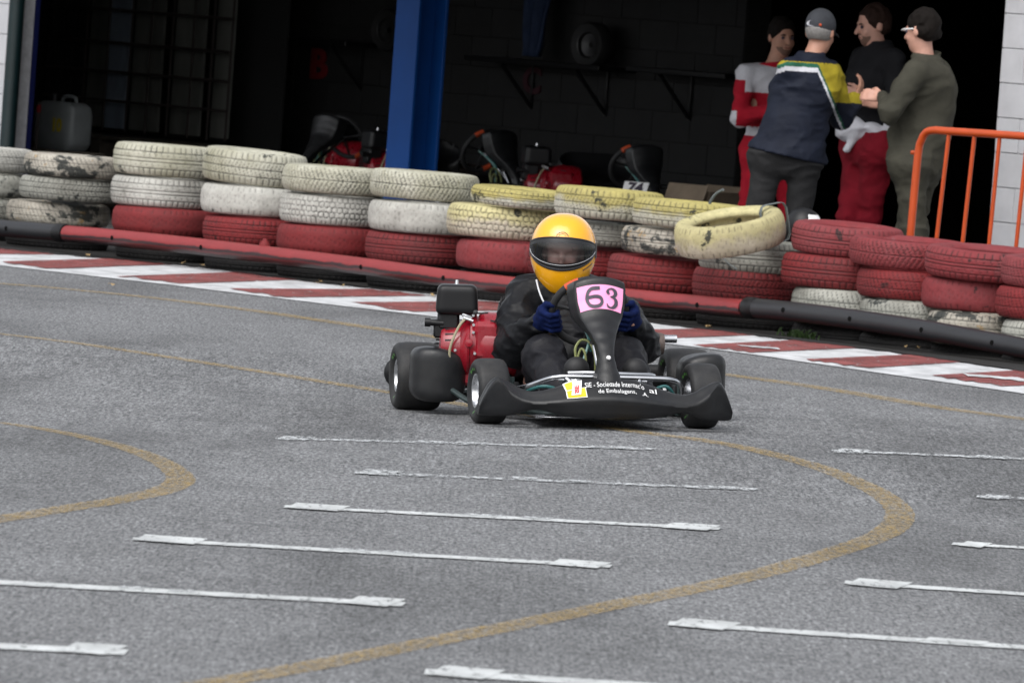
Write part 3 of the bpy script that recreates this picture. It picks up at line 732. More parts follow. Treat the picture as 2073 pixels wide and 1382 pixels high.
# ================================================================== GARAGE
OFF = 3.7
g0 = UV(0, OFF, 0)
gar = empty('garage', g0, ANG); tag(gar, 'dark open kart garage with blue steel column and white block walls', 'building')
def gl_(t_, off, z): return Vector((t_, off - OFF, z))      # garage frame: x along the front, y inwards
def gbox(name, t0, t1, o0, o1, z0, z1, m_, parent=gar, ch=0.0):
    mb = MB(); mb.box(gl_((t0 + t1) / 2, (o0 + o1) / 2, (z0 + z1) / 2), (t1 - t0, o1 - o0, z1 - z0), ch)
    return mb.build(name, m_, parent, smooth=False)
tcol = TU(W(799, 60, OFF)); tpil = TU(W(2020, 240, OFF)); tl1 = TU(W(30, 150, OFF)); tl0 = TU(W(27, 150, OFF))
OB = OFF + 3.6          # back wall
ZC = 2.75
FT = .10
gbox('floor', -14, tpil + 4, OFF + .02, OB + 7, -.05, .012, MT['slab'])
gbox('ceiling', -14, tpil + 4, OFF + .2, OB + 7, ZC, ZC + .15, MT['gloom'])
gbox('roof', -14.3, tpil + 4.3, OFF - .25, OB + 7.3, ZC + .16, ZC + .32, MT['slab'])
gbox('shade_blocker', tl1 + .9, tpil - .05, OFF - 2.1, OFF - .01, 2.42, 2.50, MT['slab'])  # unseen overhang, added to keep daylight off the people and interior
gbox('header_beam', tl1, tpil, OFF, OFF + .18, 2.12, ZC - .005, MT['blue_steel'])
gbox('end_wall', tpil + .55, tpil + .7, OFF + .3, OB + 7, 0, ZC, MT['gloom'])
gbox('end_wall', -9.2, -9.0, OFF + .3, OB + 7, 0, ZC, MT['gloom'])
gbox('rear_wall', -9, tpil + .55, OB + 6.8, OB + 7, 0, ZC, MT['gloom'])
# block walls: mortar core with single blocks
blk = {}
def blockwall(name, t0, t1, off, z0, z1, m_, mm, thick=.2, bw=.40, bh=.20, z_lim=None, t_lim=None, seed=3):
    """running-bond wall facing the track at depth off"""
    r = random.Random(seed)
    wob = gbox(name, t0, t1, off + .006, off + thick, z0, z1, mm)
    nrow = int((z1 - z0) / bh)
    for k in range(nrow):
        z = z0 + bh * (k + .5)
        if z_lim and not (z_lim[0] < z < z_lim[1]): continue
        x = t0 - (bw / 2 if k % 2 else 0)
        while x < t1:
            a, b_ = max(t0, x), min(t1, x + bw)
            x += bw
            if b_ - a < .04: continue
            if t_lim and (b_ < t_lim[0] or a > t_lim[1]): continue
            key = (m_, round(b_ - a, 3))
            if key not in blk:
                mb = MB(); mb.box((0, 0, 0), (b_ - a - .005, .03, bh - .005), .002); blk[key] = mkmesh('block', mb.v, mb.f, MT[m_], False)
            o = link('block', blk[key], wob); o.location = gl_((a + b_) / 2, off + .006 + r.uniform(-.0015, .0015), z)
    return wob
blockwall('corner_wall', tpil, tpil + 3.2, OFF, 0, ZC, 'block', MT['mortar'], .5, t_lim=(0, tpil + 1.4), z_lim=(.2, 2.2))
blockwall('corner_wall', -13.5, tl1, OFF, 0, ZC, 'block', MT['mortar'], .125, t_lim=(tl1 - 1.2, 99), z_lim=(.4, 2.2), seed=5)
gbox('corner_guard', tl1 - .03, tl1 + .004, OFF + .127, OFF + .165, 0, ZC - .31, MT['blue_trim'])
tb0 = TU(W(462, 100, OB)); tb1 = TU(W(1500, 200, OB))
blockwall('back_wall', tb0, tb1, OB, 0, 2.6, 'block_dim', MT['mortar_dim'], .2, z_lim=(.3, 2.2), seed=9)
# steel column, H section
mb = MB(); cw, cd, ft = .235, .235, .022
mb.box(gl_(tcol + cw / 2, OFF + ft / 2, ZC / 2), (cw, ft, ZC), .003)
mb.box(gl_(tcol + cw / 2, OFF + cd - ft / 2, ZC / 2), (cw, ft, ZC), .003)
mb.box(gl_(tcol + cw / 2, OFF + cd / 2, ZC / 2), (.016, cd - ft * 2 - .002, ZC - .004), 0)
mb.build('steel_column', MT['blue_steel'], gar, smooth=False)
mb = MB(); mb.box(gl_(tcol + cw / 2, OFF + cd / 2, .03), (.36, .36, .02), .003); mb.build('column_foot_plate', MT['blue_steel'], gar, smooth=False)
# downpipe on the left wall
tdp = TU(W(17, 150, OFF - .1)); mb = MB(); p_ = gl_(tdp, OFF - .07, 0); mb.tube([p_ + Vector((0, 0, .05)), p_ + Vector((0, 0, ZC))], .052, 16)
dp = mb.build('downpipe', MT['downpipe'], gar)
# painted bay letters on the back wall
def wall_letter(ch, px0, px1, py0, py1, m_):
    a = W(px0, (py0 + py1) / 2, OB); b_ = W(px1, (py0 + py1) / 2, OB); z1 = W(px0, py0, OB).z; z0 = W(px0, py1, OB).z
    v, f = text_geo(ch, 1.0, 0.006, 0.035); xs_ = [p.x for p in v]; ys_ = [p.y for p in v]
    sx_ = (TU(b_) - TU(a)) / (max(xs_) - min(xs_)); sz = (z1 - z0) / (max(ys_) - min(ys_))
    vv = [gl_(TU(a) + (p.x - min(xs_)) * sx_, OB - .020 - p.z, z0 + (p.y - min(ys_)) * sz) for p in v]
    link('painted_letter', mkmesh('painted_letter', vv, f, m_, False), gar)
wall_letter('B', 634, 668, 97, 160, MT['letter_red']); wall_letter('C', 1064, 1100, 134, 190, MT['letter_dark'])
# wall shelves: bar with brace
def shelf(px0, py0, px1, bx, label):
    a = W(px0, py0, OB - .25); t0 = TU(a); t1 = TU(W(px1, py0, OB - .25)); z = a.z
    root = empty('wall_shelf', UV(t0, OB, z), ANG)
    mb = MB(); mb.box(((t1 - t0) / 2, -.18, 0), (t1 - t0, .33, .035), .004); mb.build('board', MT['plastic_dark'], root, smooth=False)
    for fx in bx:
        mb = MB(); mb.tube([(fx * (t1 - t0), -.30, -.02), (fx * (t1 - t0), -.025, -.30)], .014, 8); mb.tube([(fx * (t1 - t0), -.02, -.02), (fx * (t1 - t0), -.02, -.32)], .012, 8)
        mb.build('bracket', MT['plastic_dark'], root)
    tag(root, label, 'shelf', 'bracket shelves on the garage back wall'); return root, z + .02
shelf(470, 70, 722, (.3, .85), 'dark bracket shelf above the red letter B')
_, zs2 = shelf(960, 118, 1235, (.25, .8), 'dark bracket shelf above the letter C holding spare parts')
shelf(1288, 140, 1490, (.3,), 'dark bracket shelf on the back wall right of the letter C')
# things on / at the shelf
def standing_tyre(px, py, off, R, wd, label, z=None, rimcol='rubber'):
    c = W(px, py, off); root = empty('spare_wheel', c, ANG + .15)
    mb = MB(); mb.lathe([(R * .55, -wd * .4), (R * .9, -wd * .5), (R, -wd * .3), (R, wd * .3), (R * .9, wd * .5), (R * .55, wd * .4), (R * .55, -wd * .4)], 36, 'Y'); mb.build('tyre', MT['rubber'], root)
    mb = MB(); mb.lathe([(.02, -.02), (R * .5, -.03), (R * .56, -wd * .42), (R * .60, -wd * .44)], 30, 'Y'); mb.build('rim', MT['steel_dark'] if rimcol == 'rubber' else MT[rimcol], root)
    tag(root, label, 'wheel'); return root
standing_tyre(1200, 92, OB - .22, .155, .13, 'dark spare wheel standing on the shelf above the letter C')
standing_tyre(792, 62, OB - .12, .15, .12, 'dark wheel hung on the back wall beside the blue column')
mb = MB()
a = W(1094, 40, OB - .2)
def jk(u, v): return Vector(((u - .5) * (.16 + .16 * (1 - v)) + .01 * math.sin(v * 9), -.04 + .03 * math.sin(u * 14 + v * 3), .35 - v * .60))
mb.grid(jk, 14, 14)
o = mb.build('hanging_jacket', mat('dark_blue_cloth', (0.01, 0.025, 0.07), .8), None, a, (0, 0, ANG)); md = o.modifiers.new('s', 'SOLIDIFY'); md.thickness = .02
tag(o, 'blue jacket hanging over the shelf with spare parts', 'jacket')
# storage cage with upright panels
OC = OFF + 2.6
tc0 = TU(W(88, 100, OC)); tc1 = TU(W(466, 100, OC)); zc0 = W(300, 272, OC).z
cage = empty('storage_cage', UV(tc0, OC, 0), ANG); tag(cage, 'tall rusty barred cage holding upright grey panels in the garage', 'cage')
wc = tc1 - tc0
pxs = [88, 172, 216, 262, 302, 345, 388, 428, 466]
for i, px in enumerate(pxs[1:]):
    tx = TU(W(px, 130, OC)) - tc0
    mb = MB(); mb.tube([(tx, 0, zc0), (tx, 0, 2.35)], .0085, 8); mb.build('upright_bar', MT['cage_bar'], cage)
for (y_) in (20, 87, 146, 205):
    z = W(300, y_ + 6, OC).z
    mb = MB(); mb.tube([(0.05, -.012, z), (wc + .03, -.012, z)], .012 if y_ != 205 else .010, 8); mb.build('cross_bar', MT['cage_bar'], cage)
for i in range(len(pxs) - 1):
    a = TU(W(pxs[i], 130, OC + .12)) - tc0 + .012; b_ = TU(W(pxs[i + 1], 130, OC + .12)) - tc0 - .012
    k = 'cage_panel_blue' if i in (2,) else 'cage_panel'
    if i == 0:
        for q in range(7):
            aa = a + (b_ - a) * q / 7; mb = MB(); mb.box((aa + (b_ - a) / 14, .14 + .01 * (q % 2), (zc0 + 2.3) / 2), ((b_ - a) / 7 - .012, .012, 2.3 - zc0 - .02)); mb.build('panel', MT['gloom'], cage, smooth=False)
        continue
    if i in (4, 6):
        b_ = (a + b_) / 2 + .03
    mb = MB(); mb.box(((a + b_) / 2, .12 + (.03 if i % 2 else 0), (zc0 + 2.3) / 2), (b_ - a, .02, 2.3 - zc0 - .03)); mb.build('panel', MT[k], cage, smooth=False)
mb = MB(); mb.box((wc / 2, .16, zc0 - .05), (wc, .5, .03), .004)
mb.build('deck', MT['pallet'], cage, smooth=False)
for fx in (.04, .36, .68, .96):
    mb = MB(); mb.box((wc * fx, .16, (zc0 - .07) / 2), (.12, .45, zc0 - .072), .004); mb.build('foot', MT['pallet'], cage, smooth=False)
mb = MB(); mb.box((wc / 2, .45, 1.3), (wc + .1, .02, 2.3)); mb.build('back_board', MT['gloom'], cage, smooth=False)
# jerrycan with cap and painted number
jc = W(124, 300, OFF + .9); jw = (TU(W(166, 250, OFF + .9)) - TU(W(86, 250, OFF + .9))); ztop = W(124, 206, OFF + .9).z; zbot = W(124, 303, OFF + .9).z
can = empty('jerrycan', UV(TU(jc), OFF + .9, zbot), ANG); tag(can, 'milky plastic can with yellow digits beside the left garage wall', 'jerrycan')
hh = ztop - zbot
mb = MB()
for i in range(1):
    secs = []
    for (z, s_) in ((0, .82), (.03, .95), (.06, 1), (hh - .08, 1), (hh - .03, .93), (hh, .72)):
        ring = []
        for k in range(32):
            a = 2 * math.pi * k / 32; ca, sa = math.cos(a), math.sin(a); e = .38
            ring.append((math.copysign(abs(ca) ** e, ca) * jw / 2 * s_, math.copysign(abs(sa) ** e, sa) * .11 * s_, z))
        secs.append(ring)
    v = [p for r in secs for p in r]; f = [(i * 32 + k, i * 32 + (k + 1) % 32, (i + 1) * 32 + (k + 1) % 32, (i + 1) * 32 + k) for i in range(5) for k in range(32)]
    f += [tuple(range(32))[::-1], tuple(range(160, 192))]
    mb.add(v, f)
mb.build('can_body', MT['jerry'], can)
mb = MB(); mb.lathe([(0, hh + .05), (.022, hh + .05), (.025, hh + .04), (.025, hh - .01)], 16, 'Z', (-jw * .25, 0, 0)); mb.build('cap', MT['plastic_dark'], can)
mb = MB(); mb.tube(smooth_path([(-jw * .05, 0, hh - .01), (0, 0, hh + .035), (jw * .25, 0, hh + .035), (jw * .32, 0, hh - .01)], 5), .012, 8); mb.build('handle', MT['jerry'], can)
v, f = text_geo('10', .12, .001, .006); link('painted_number', mkmesh('painted_number', [(p.x + jw * .18, -.113 - p.z, p.y + hh * .5) for p in v], f, MT['yoke'], False), can)
# its stand
mb = MB(); mb.box((0, 0, zbot / 2 - .002), (jw * 1.25, .34, zbot - .006), .01)
o = mb.build('wooden_crate', MT['pallet'], None, UV(TU(jc), OFF + .9, 0), (0, 0, ANG), smooth=False); tag(o, 'old wooden crate carrying the milky plastic can', 'crate')
# thin pole with red band
pp = W(74, 285, OFF + .6); mb = MB(); ph = W(74, 206, OFF + .6).z
pr = empty('marker_pole', UV(TU(pp), OFF + .6, 0), ANG); tag(pr, 'thin pale pole with a red band by the left garage wall', 'pole')
mb.tube([(0, 0, 0), (0, 0, ph)], .011, 10); mb.build('rod', MT['cage_bar'], pr)
mb = MB(); mb.tube([(0, 0, ph - .07), (0, 0, ph - .02)], .015, 10); mb.build('band', MT['letter_red'], pr)
# cardboard box beside the people
bc = W(1430, 410, OFF + 1.1); zt_ = W(1430, 374, OFF + 1.1).z
def openbox(c, sx_, sy_, sz_, label):
    root = empty('cardboard_box', c, ANG + .1); tag(root, label, 'box'); sz_ -= .05
    for (a, b_, d) in (((0, -sy_ / 2, sz_ / 2), (sx_, .006, sz_), 0), ((0, sy_ / 2, sz_ / 2), (sx_, .006, sz_), 0), ((-sx_ / 2, 0, sz_ / 2), (.006, sy_ - .007, sz_), 0), ((sx_ / 2, 0, sz_ / 2), (.006, sy_ - .007, sz_), 0), ((0, 0, .004), (sx_ - .008, sy_ - .008, .006), 0)):
        mb = MB(); mb.box(a, b_); mb.build('side_panel', MT['card'], root, smooth=False)
    for sg in (-1, 1):
        mb = MB(); mb.box((0, sg * (sy_ / 2 + .035), sz_ - .02), (sx_, .12, .005), rot=Matrix.Rotation(sg * -1.2, 3, 'X')); mb.build('flap', MT['card'], root, smooth=False)
openbox(Vector((bc.x, bc.y, .012)), .34, .3, zt_, 'tall brown cardboard box left of the red suited man')
# orange crowd barrier
OR_ = 1.35
bar = empty('crowd_barrier', (0, 0, 0), 0); tag(bar, 'orange tubular crowd barrier standing behind the red tyres at right', 'barrier')
D_b = None
pb = W(1843, 478, OR_); pt = W(1858, 318, OR_); pc = W(1866, 283, OR_); pr1 = W(1892, 264, OR_); pe = W(2090, 277, OR_)
dirr = (pe - pr1).normalized(); hz = Vector((dirr.x, dirr.y, 0)).normalized(); lean = (pt - pb).normalized()
foot = pb - lean * (pb.z - .0) / lean.z
far = pr1 + dirr * 2.2
mb = MB(); mb.tube([foot] + smooth_path([pb, pt, pc, W(1876, 268, OR_), pr1, pr1 + dirr * .1], 6) + [far], .0215, 14); mb.build('top_tube', MT['orange_steel'], bar)
b0 = foot + lean * .18
mb = MB(); mb.tube([b0, b0 + (far - pr1).normalized() * 2.25], .015, 10); mb.build('bottom_rail', MT['orange_steel'], bar)
for (xt, yt, xb, yb) in [(1921, 272, 1897, 475), (1973, 274, 1950, 480), (2024, 276, 2003, 488), (2080, 279, 2058, 490), (2134, 282, 2112, 494)]:
    a = W(xt, yt, OR_); b_ = W(xb, yb, OR_); d = (a - b_).normalized(); k = b_ - d * ((b_.z - b0.z) / d.z)
    mb = MB(); mb.tube([k, a], .0115, 10); mb.build('bar', MT['orange_steel'], bar)
mb = MB(); mb.tube([W(1846, 309, OR_), W(1860, 309, OR_)], .012, 8); mb.build('hook', MT['orange_steel'], bar)
for q in (foot, foot + hz * 2.0):
    mb = MB(); nn = Vector((-hz.y, hz.x, 0)); mb.tube([q - nn * .28 + Vector((0, 0, .015)), q + Vector((0, 0, .05)), q + nn * .28 + Vector((0, 0, .015))], .014, 8); mb.build('foot', MT['orange_steel'], bar)
# second row tyres and a dark helmet with a white label behind the red tyres
hp = W(1626, 452, 1.1)
for k in range(3):
    o = link('tyre', get_tyre('rib', 't_black')); o.location = (hp.x, hp.y, .075 + .145 * k); o.rotation_euler = (0, 0, k * 1.3); tag(o, ('lowest', 'middle', 'topmost')[k] + ' of three bare black tyres behind the red ones, under the dark helmet', 'tyre', 'black tyres stacked behind the barrier wall')
zt_ = .440
hd = empty('crash_helmet', (hp.x, hp.y, zt_), .6); tag(hd, 'dark helmet with a white label peeking up behind the red tyres', 'helmet')
mb = MB(); mb.lathe([(.07, 0), (.095, .04), (.102, .09), (.095, .15), (.07, .195), (.035, .215), (0, .22)], 28); mb.build('shell', MT['plastic_dark'], hd)
lm = MB(); lm.grid(lambda u, v: Vector((math.cos(-1.9 + u * 1.2) * (.100 - .022 * v), math.sin(-1.9 + u * 1.2) * (.100 - .022 * v), .15 + .035 * v)), 8, 2); lm.build('label_sticker', MT['white_vinyl'], hd)

# ================================================================== IMPLICIT SURFACES (people, moulded parts)
_rs = np.random.RandomState(5); _LAT = _rs.rand(32, 32, 32)
def vnoise(P):
    i = np.floor(P).astype(int); f = P - i; f = f * f * (3 - 2 * f)
    i0 = i & 31; i1 = (i + 1) & 31; x, y, z = f[..., 0], f[..., 1], f[..., 2]
    L = _LAT
    c = lambda a, b, d: L[a[..., 0], b[..., 1], d[..., 2]]
    return ((c(i0, i0, i0) * (1 - x) + c(i1, i0, i0) * x) * (1 - y) + (c(i0, i1, i0) * (1 - x) + c(i1, i1, i0) * x) * y) * (1 - z) + \
           ((c(i0, i0, i1) * (1 - x) + c(i1, i0, i1) * x) * (1 - y) + (c(i0, i1, i1) * (1 - x) + c(i1, i1, i1) * x) * y) * z
class Field:
    def __init__(s, lo, hi, h):
        s.lo = np.array(lo, float); s.h = h; s.n = np.ceil((np.array(hi) - s.lo) / h).astype(int) + 1
        s.F = np.full(s.n, 1.0)
        s.ax = [s.lo[i] + h * np.arange(s.n[i]) for i in range(3)]
    def sub(s, a, b, m_):
        i0 = np.clip(np.floor((np.minimum(a, b) - m_ - s.lo) / s.h).astype(int), 0, s.n); i1 = np.clip(np.ceil((np.maximum(a, b) + m_ - s.lo) / s.h).astype(int) + 1, 0, s.n)
        sl_ = tuple(slice(i0[k], i1[k]) for k in range(3))
        if any(i1[k] - i0[k] < 1 for k in range(3)): return None, None
        X, Y, Z = np.meshgrid(s.ax[0][sl_[0]], s.ax[1][sl_[1]], s.ax[2][sl_[2]], indexing='ij')
        return sl_, np.stack([X, Y, Z], -1)
    def comb(s, sl_, d, k, op):
        A = s.F[sl_]
        if op == 'u':
            if k <= 0: s.F[sl_] = np.minimum(A, d)
            else:
                h = np.clip(.5 + .5 * (A - d) / k, 0, 1); s.F[sl_] = A * (1 - h) + d * h - k * h * (1 - h)
        else:
            h = np.clip(.5 - .5 * (A + d) / max(k, 1e-5), 0, 1); s.F[sl_] = A * (1 - h) + (-d) * h + k * h * (1 - h)
    def cap(s, a, b, ra, rb=None, k=.02, op='u', sq=(1, 1, 1)):
        """tapered capsule; sq squashes the section along an axis"""
        rb = ra if rb is None else rb; a = np.array(a, float); b = np.array(b, float); q = np.array(sq, float)
        m_ = max(ra, rb) * max(1, max(1 / q)) + k + .03
        sl_, P = s.sub(a, b, m_)
        if sl_ is None: return s
        A, B = a * q, b * q; P = P * q; ab = B - A; t = np.clip(((P - A) @ ab) / max(ab @ ab, 1e-9), 0, 1)
        d = np.linalg.norm(P - A - t[..., None] * ab, axis=-1) - (ra + (rb - ra) * t)
        d = d / max(q)
        s.comb(sl_, d, k, op); return s
    def ell(s, c, r, R=None, k=.02, op='u'):
        c = np.array(c, float); r = np.array(r, float); m_ = max(r) + k + .03
        sl_, P = s.sub(c, c, m_)
        if sl_ is None: return s
        q = P - c
        if R is not None: q = q @ np.array(R)          # into local axes
        k0 = np.linalg.norm(q / r, axis=-1); k1 = np.linalg.norm(q / (r * r), axis=-1)
        d = k0 * (k0 - 1) / np.maximum(k1, 1e-6); s.comb(sl_, d, k, op); return s
    def cut(s, p, n):
        """keep the half space where (x-p).n < 0"""
        n = np.array(n, float); n /= np.linalg.norm(n); p = np.array(p, float)
        d = (s.ax[0][:, None, None] - p[0]) * n[0] + (s.ax[1][None, :, None] - p[1]) * n[1] + (s.ax[2][None, None, :] - p[2]) * n[2]
        s.F = np.maximum(s.F, d); return s
    def fold(s, amp, fr=(9, 9, 14), seed=0, ridge=True, dirs=None):
        M_ = np.abs(s.F) < .045; I = np.argwhere(M_)
        if len(I) == 0: return s
        P = s.lo + I * s.h
        q = P * np.array(fr) + seed * 7.3
        wv = vnoise(q * .5 + 3.1)[:, None] * 2.2
        n_ = vnoise(q + wv); n2 = vnoise(q * 2.1 + wv + 5)
        if ridge: d = (1 - np.abs(2 * n_ - 1)) ** 2 * .75 + (1 - np.abs(2 * n2 - 1)) ** 2 * .35 - .5
        else: d = n_ - .5
        s.F[M_] -= amp * d; return s
    def shell(s, th):
        return s
    def mesh(s, name, mat_, parent=None, colour=None, ang=180, loc=None, it=1):
        F = s.F; n = F.shape; h = s.h; ins = F < 0
        c8 = np.zeros(tuple(k - 1 for k in n), int)
        offs = [(i, j, k) for i in (0, 1) for j in (0, 1) for k in (0, 1)]
        for (i, j, k) in offs: c8 += ins[i:n[0] - 1 + i, j:n[1] - 1 + j, k:n[2] - 1 + k]
        act = (c8 > 0) & (c8 < 8); I = np.argwhere(act)
        idx = np.full(act.shape, -1, int); idx[act] = np.arange(len(I))
        acc = np.zeros((len(I), 3)); cnt = np.zeros(len(I))
        for a in range(8):
            for b in range(a + 1, 8):
                oa, ob = np.array(offs[a]), np.array(offs[b])
                if np.abs(oa - ob).sum() != 1: continue
                fa = F[tuple((I + oa).T)]; fb = F[tuple((I + ob).T)]; mk = (fa < 0) != (fb < 0)
                t = fa[mk] / (fa[mk] - fb[mk]); acc[mk] += oa + (ob - oa) * t[:, None]; cnt[mk] += 1
        v = s.lo + (I + acc / cnt[:, None]) * h
        q = []
        for ax in range(3):
            b_, c_ = (ax + 1) % 3, (ax + 2) % 3
            sa = [slice(None)] * 3; sb = [slice(None)] * 3; sa[ax] = slice(0, -1); sb[ax] = slice(1, None)
            A, B = ins[tuple(sa)], ins[tuple(sb)]; E = np.argwhere(A != B)
            E = E[(E[:, b_] > 0) & (E[:, c_] > 0) & (E[:, b_] < n[b_] - 1) & (E[:, c_] < n[c_] - 1)]
            if len(E) == 0: continue
            e1 = np.zeros(3, int); e1[b_] = 1; e2 = np.zeros(3, int); e2[c_] = 1
            r = [idx[tuple((E - e1 - e2).T)], idx[tuple((E - e2).T)], idx[tuple(E.T)], idx[tuple((E - e1).T)]]
            Q = np.stack(r, 1); fl = ~A[tuple(E.T)]; Q[fl] = Q[fl][:, ::-1]; q.append(Q)
        q = np.concatenate(q); q = q[(q >= 0).all(1)]
        # one light smoothing pass
        for _ in range(it):
            nb = np.zeros_like(v); nc = np.zeros(len(v))
            for a, b in ((0, 1), (1, 2), (2, 3), (3, 0)):
                np.add.at(nb, q[:, a], v[q[:, b]]); np.add.at(nc, q[:, a], 1); np.add.at(nb, q[:, b], v[q[:, a]]); np.add.at(nc, q[:, b], 1)
            k_ = .4 if it == 1 else .8
            v = v * (1 - k_) + k_ * nb / np.maximum(nc, 1)[:, None]
        mats = mat_ if isinstance(mat_, (list, tuple)) else [mat_]
        mi = None
        if colour is not None: mi = colour(v[q].mean(1)).astype(np.int32)
        me = bpy.data.meshes.new(name); me.vertices.add(len(v)); me.vertices.foreach_set('co', v.astype(np.float32).ravel())
        me.loops.add(len(q) * 4); me.loops.foreach_set('vertex_index', q.astype(np.int32).ravel())
        me.polygons.add(len(q)); me.polygons.foreach_set('loop_start', np.arange(0, len(q) * 4, 4, dtype=np.int32))
        for mt in mats: me.materials.append(mt)
        if mi is not None: me.polygons.foreach_set('material_index', mi)
        me.update(calc_edges=True); me.polygons.foreach_set('use_smooth', [True] * len(q)); me.validate()
        return link(name, me, parent, loc)

def rotz(a):
    c, s = math.cos(a), math.sin(a); return np.array([[c, -s, 0], [s, c, 0], [0, 0, 1]])
def rotx(a):
    c, s = math.cos(a), math.sin(a); return np.array([[1, 0, 0], [0, c, -s], [0, s, c]])
def roty(a):
    c, s = math.cos(a), math.sin(a); return np.array([[c, 0, s], [0, 1, 0], [-s, 0, c]])

def head_field(f, C, Rm, sc=1.0, off=0.0, face=True):
    """head in field f: centre C, axes columns of Rm = (right, forward, up)"""
    L = lambda p: C + Rm @ (np.array(p) * sc)
    f.ell(L((0, -.012, .028)), np.array((.076, .096, .096)) * sc + off, Rm, .01)
    f.ell(L((0, .026, -.045)), np.array((.058, .066, .068)) * sc + off, Rm, .03)
    f.ell(L((0, .052, -.088)), np.array((.030, .030, .026)) * sc + off, Rm, .025)
    if face:
        f.ell(L((0, .082, .022)), np.array((.045, .012, .012)) * sc, Rm, .015)
        for sx in (-1, 1):
            f.ell(L((sx * .032, .094, .004)), np.array((.018, .012, .012)) * sc, Rm, .012, 's')
            f.ell(L((sx * .036, .066, -.030)), np.array((.022, .020, .020)) * sc, Rm, .02)
            f.ell(L((sx * .078, -.010, -.008)), np.array((.010, .020, .031)) * sc, Rm, .006)
        f.cap(L((0, .090, .008)), L((0, .113, -.028)), .009 * sc, .014 * sc, .012)
        f.cap(L((-.018, .090, -.058)), L((.018, .090, -.058)), .0085 * sc, None, .008)
def hand_field(f, Wp, d, nrm, sc=1.0, curl=.6, thumb=1, spread=.16):
    """wrist Wp, pointing direction d, palm normal nrm (curl side)"""
    d = np.array(d, float); d /= np.linalg.norm(d); nrm = np.array(nrm, float); nrm -= d * (nrm @ d); nrm /= np.linalg.norm(nrm); sd_ = np.cross(d, nrm)
    Wp = np.array(Wp, float); P = lambda a, b, c: Wp + (d * a + sd_ * b + nrm * c) * sc
    f.cap(P(0, 0, 0), P(.03, 0, 0), .026 * sc, .027 * sc, .01)
    for b_ in (-.028, -.009, .010, .028): f.cap(P(.02, b_ * .7, 0), P(.088, b_, 0), .014 * sc, .0115 * sc, .010)
    for i, (b_, l) in enumerate(((-.029, .062), (-.010, .075), (.010, .080), (.029, .070))):
        p = P(.088, b_, 0); a = 0.0; seg = (l * .45, l * .33, l * .26); rr = (.0105, .0095, .0088)
        for j in range(3):
            a += curl * (.9 if j else .6)
            dd = d * math.cos(a) + nrm * math.sin(a) + sd_ * b_ * spread * 4 * (1 if j == 0 else 0)
            q = p + dd * seg[j] * sc; f.cap(p, q, rr[j] * sc, rr[j] * .93 * sc, .003); p = q
    t0 = P(.025, thumb * .026, .006); t1 = P(.058, thumb * .052, .020); t2 = P(.085, thumb * .052, .036 + .012 * curl)
    f.cap(t0, t1, .014 * sc, .012 * sc, .01); f.cap(t1, t2, .0115 * sc, .0095 * sc, .004)

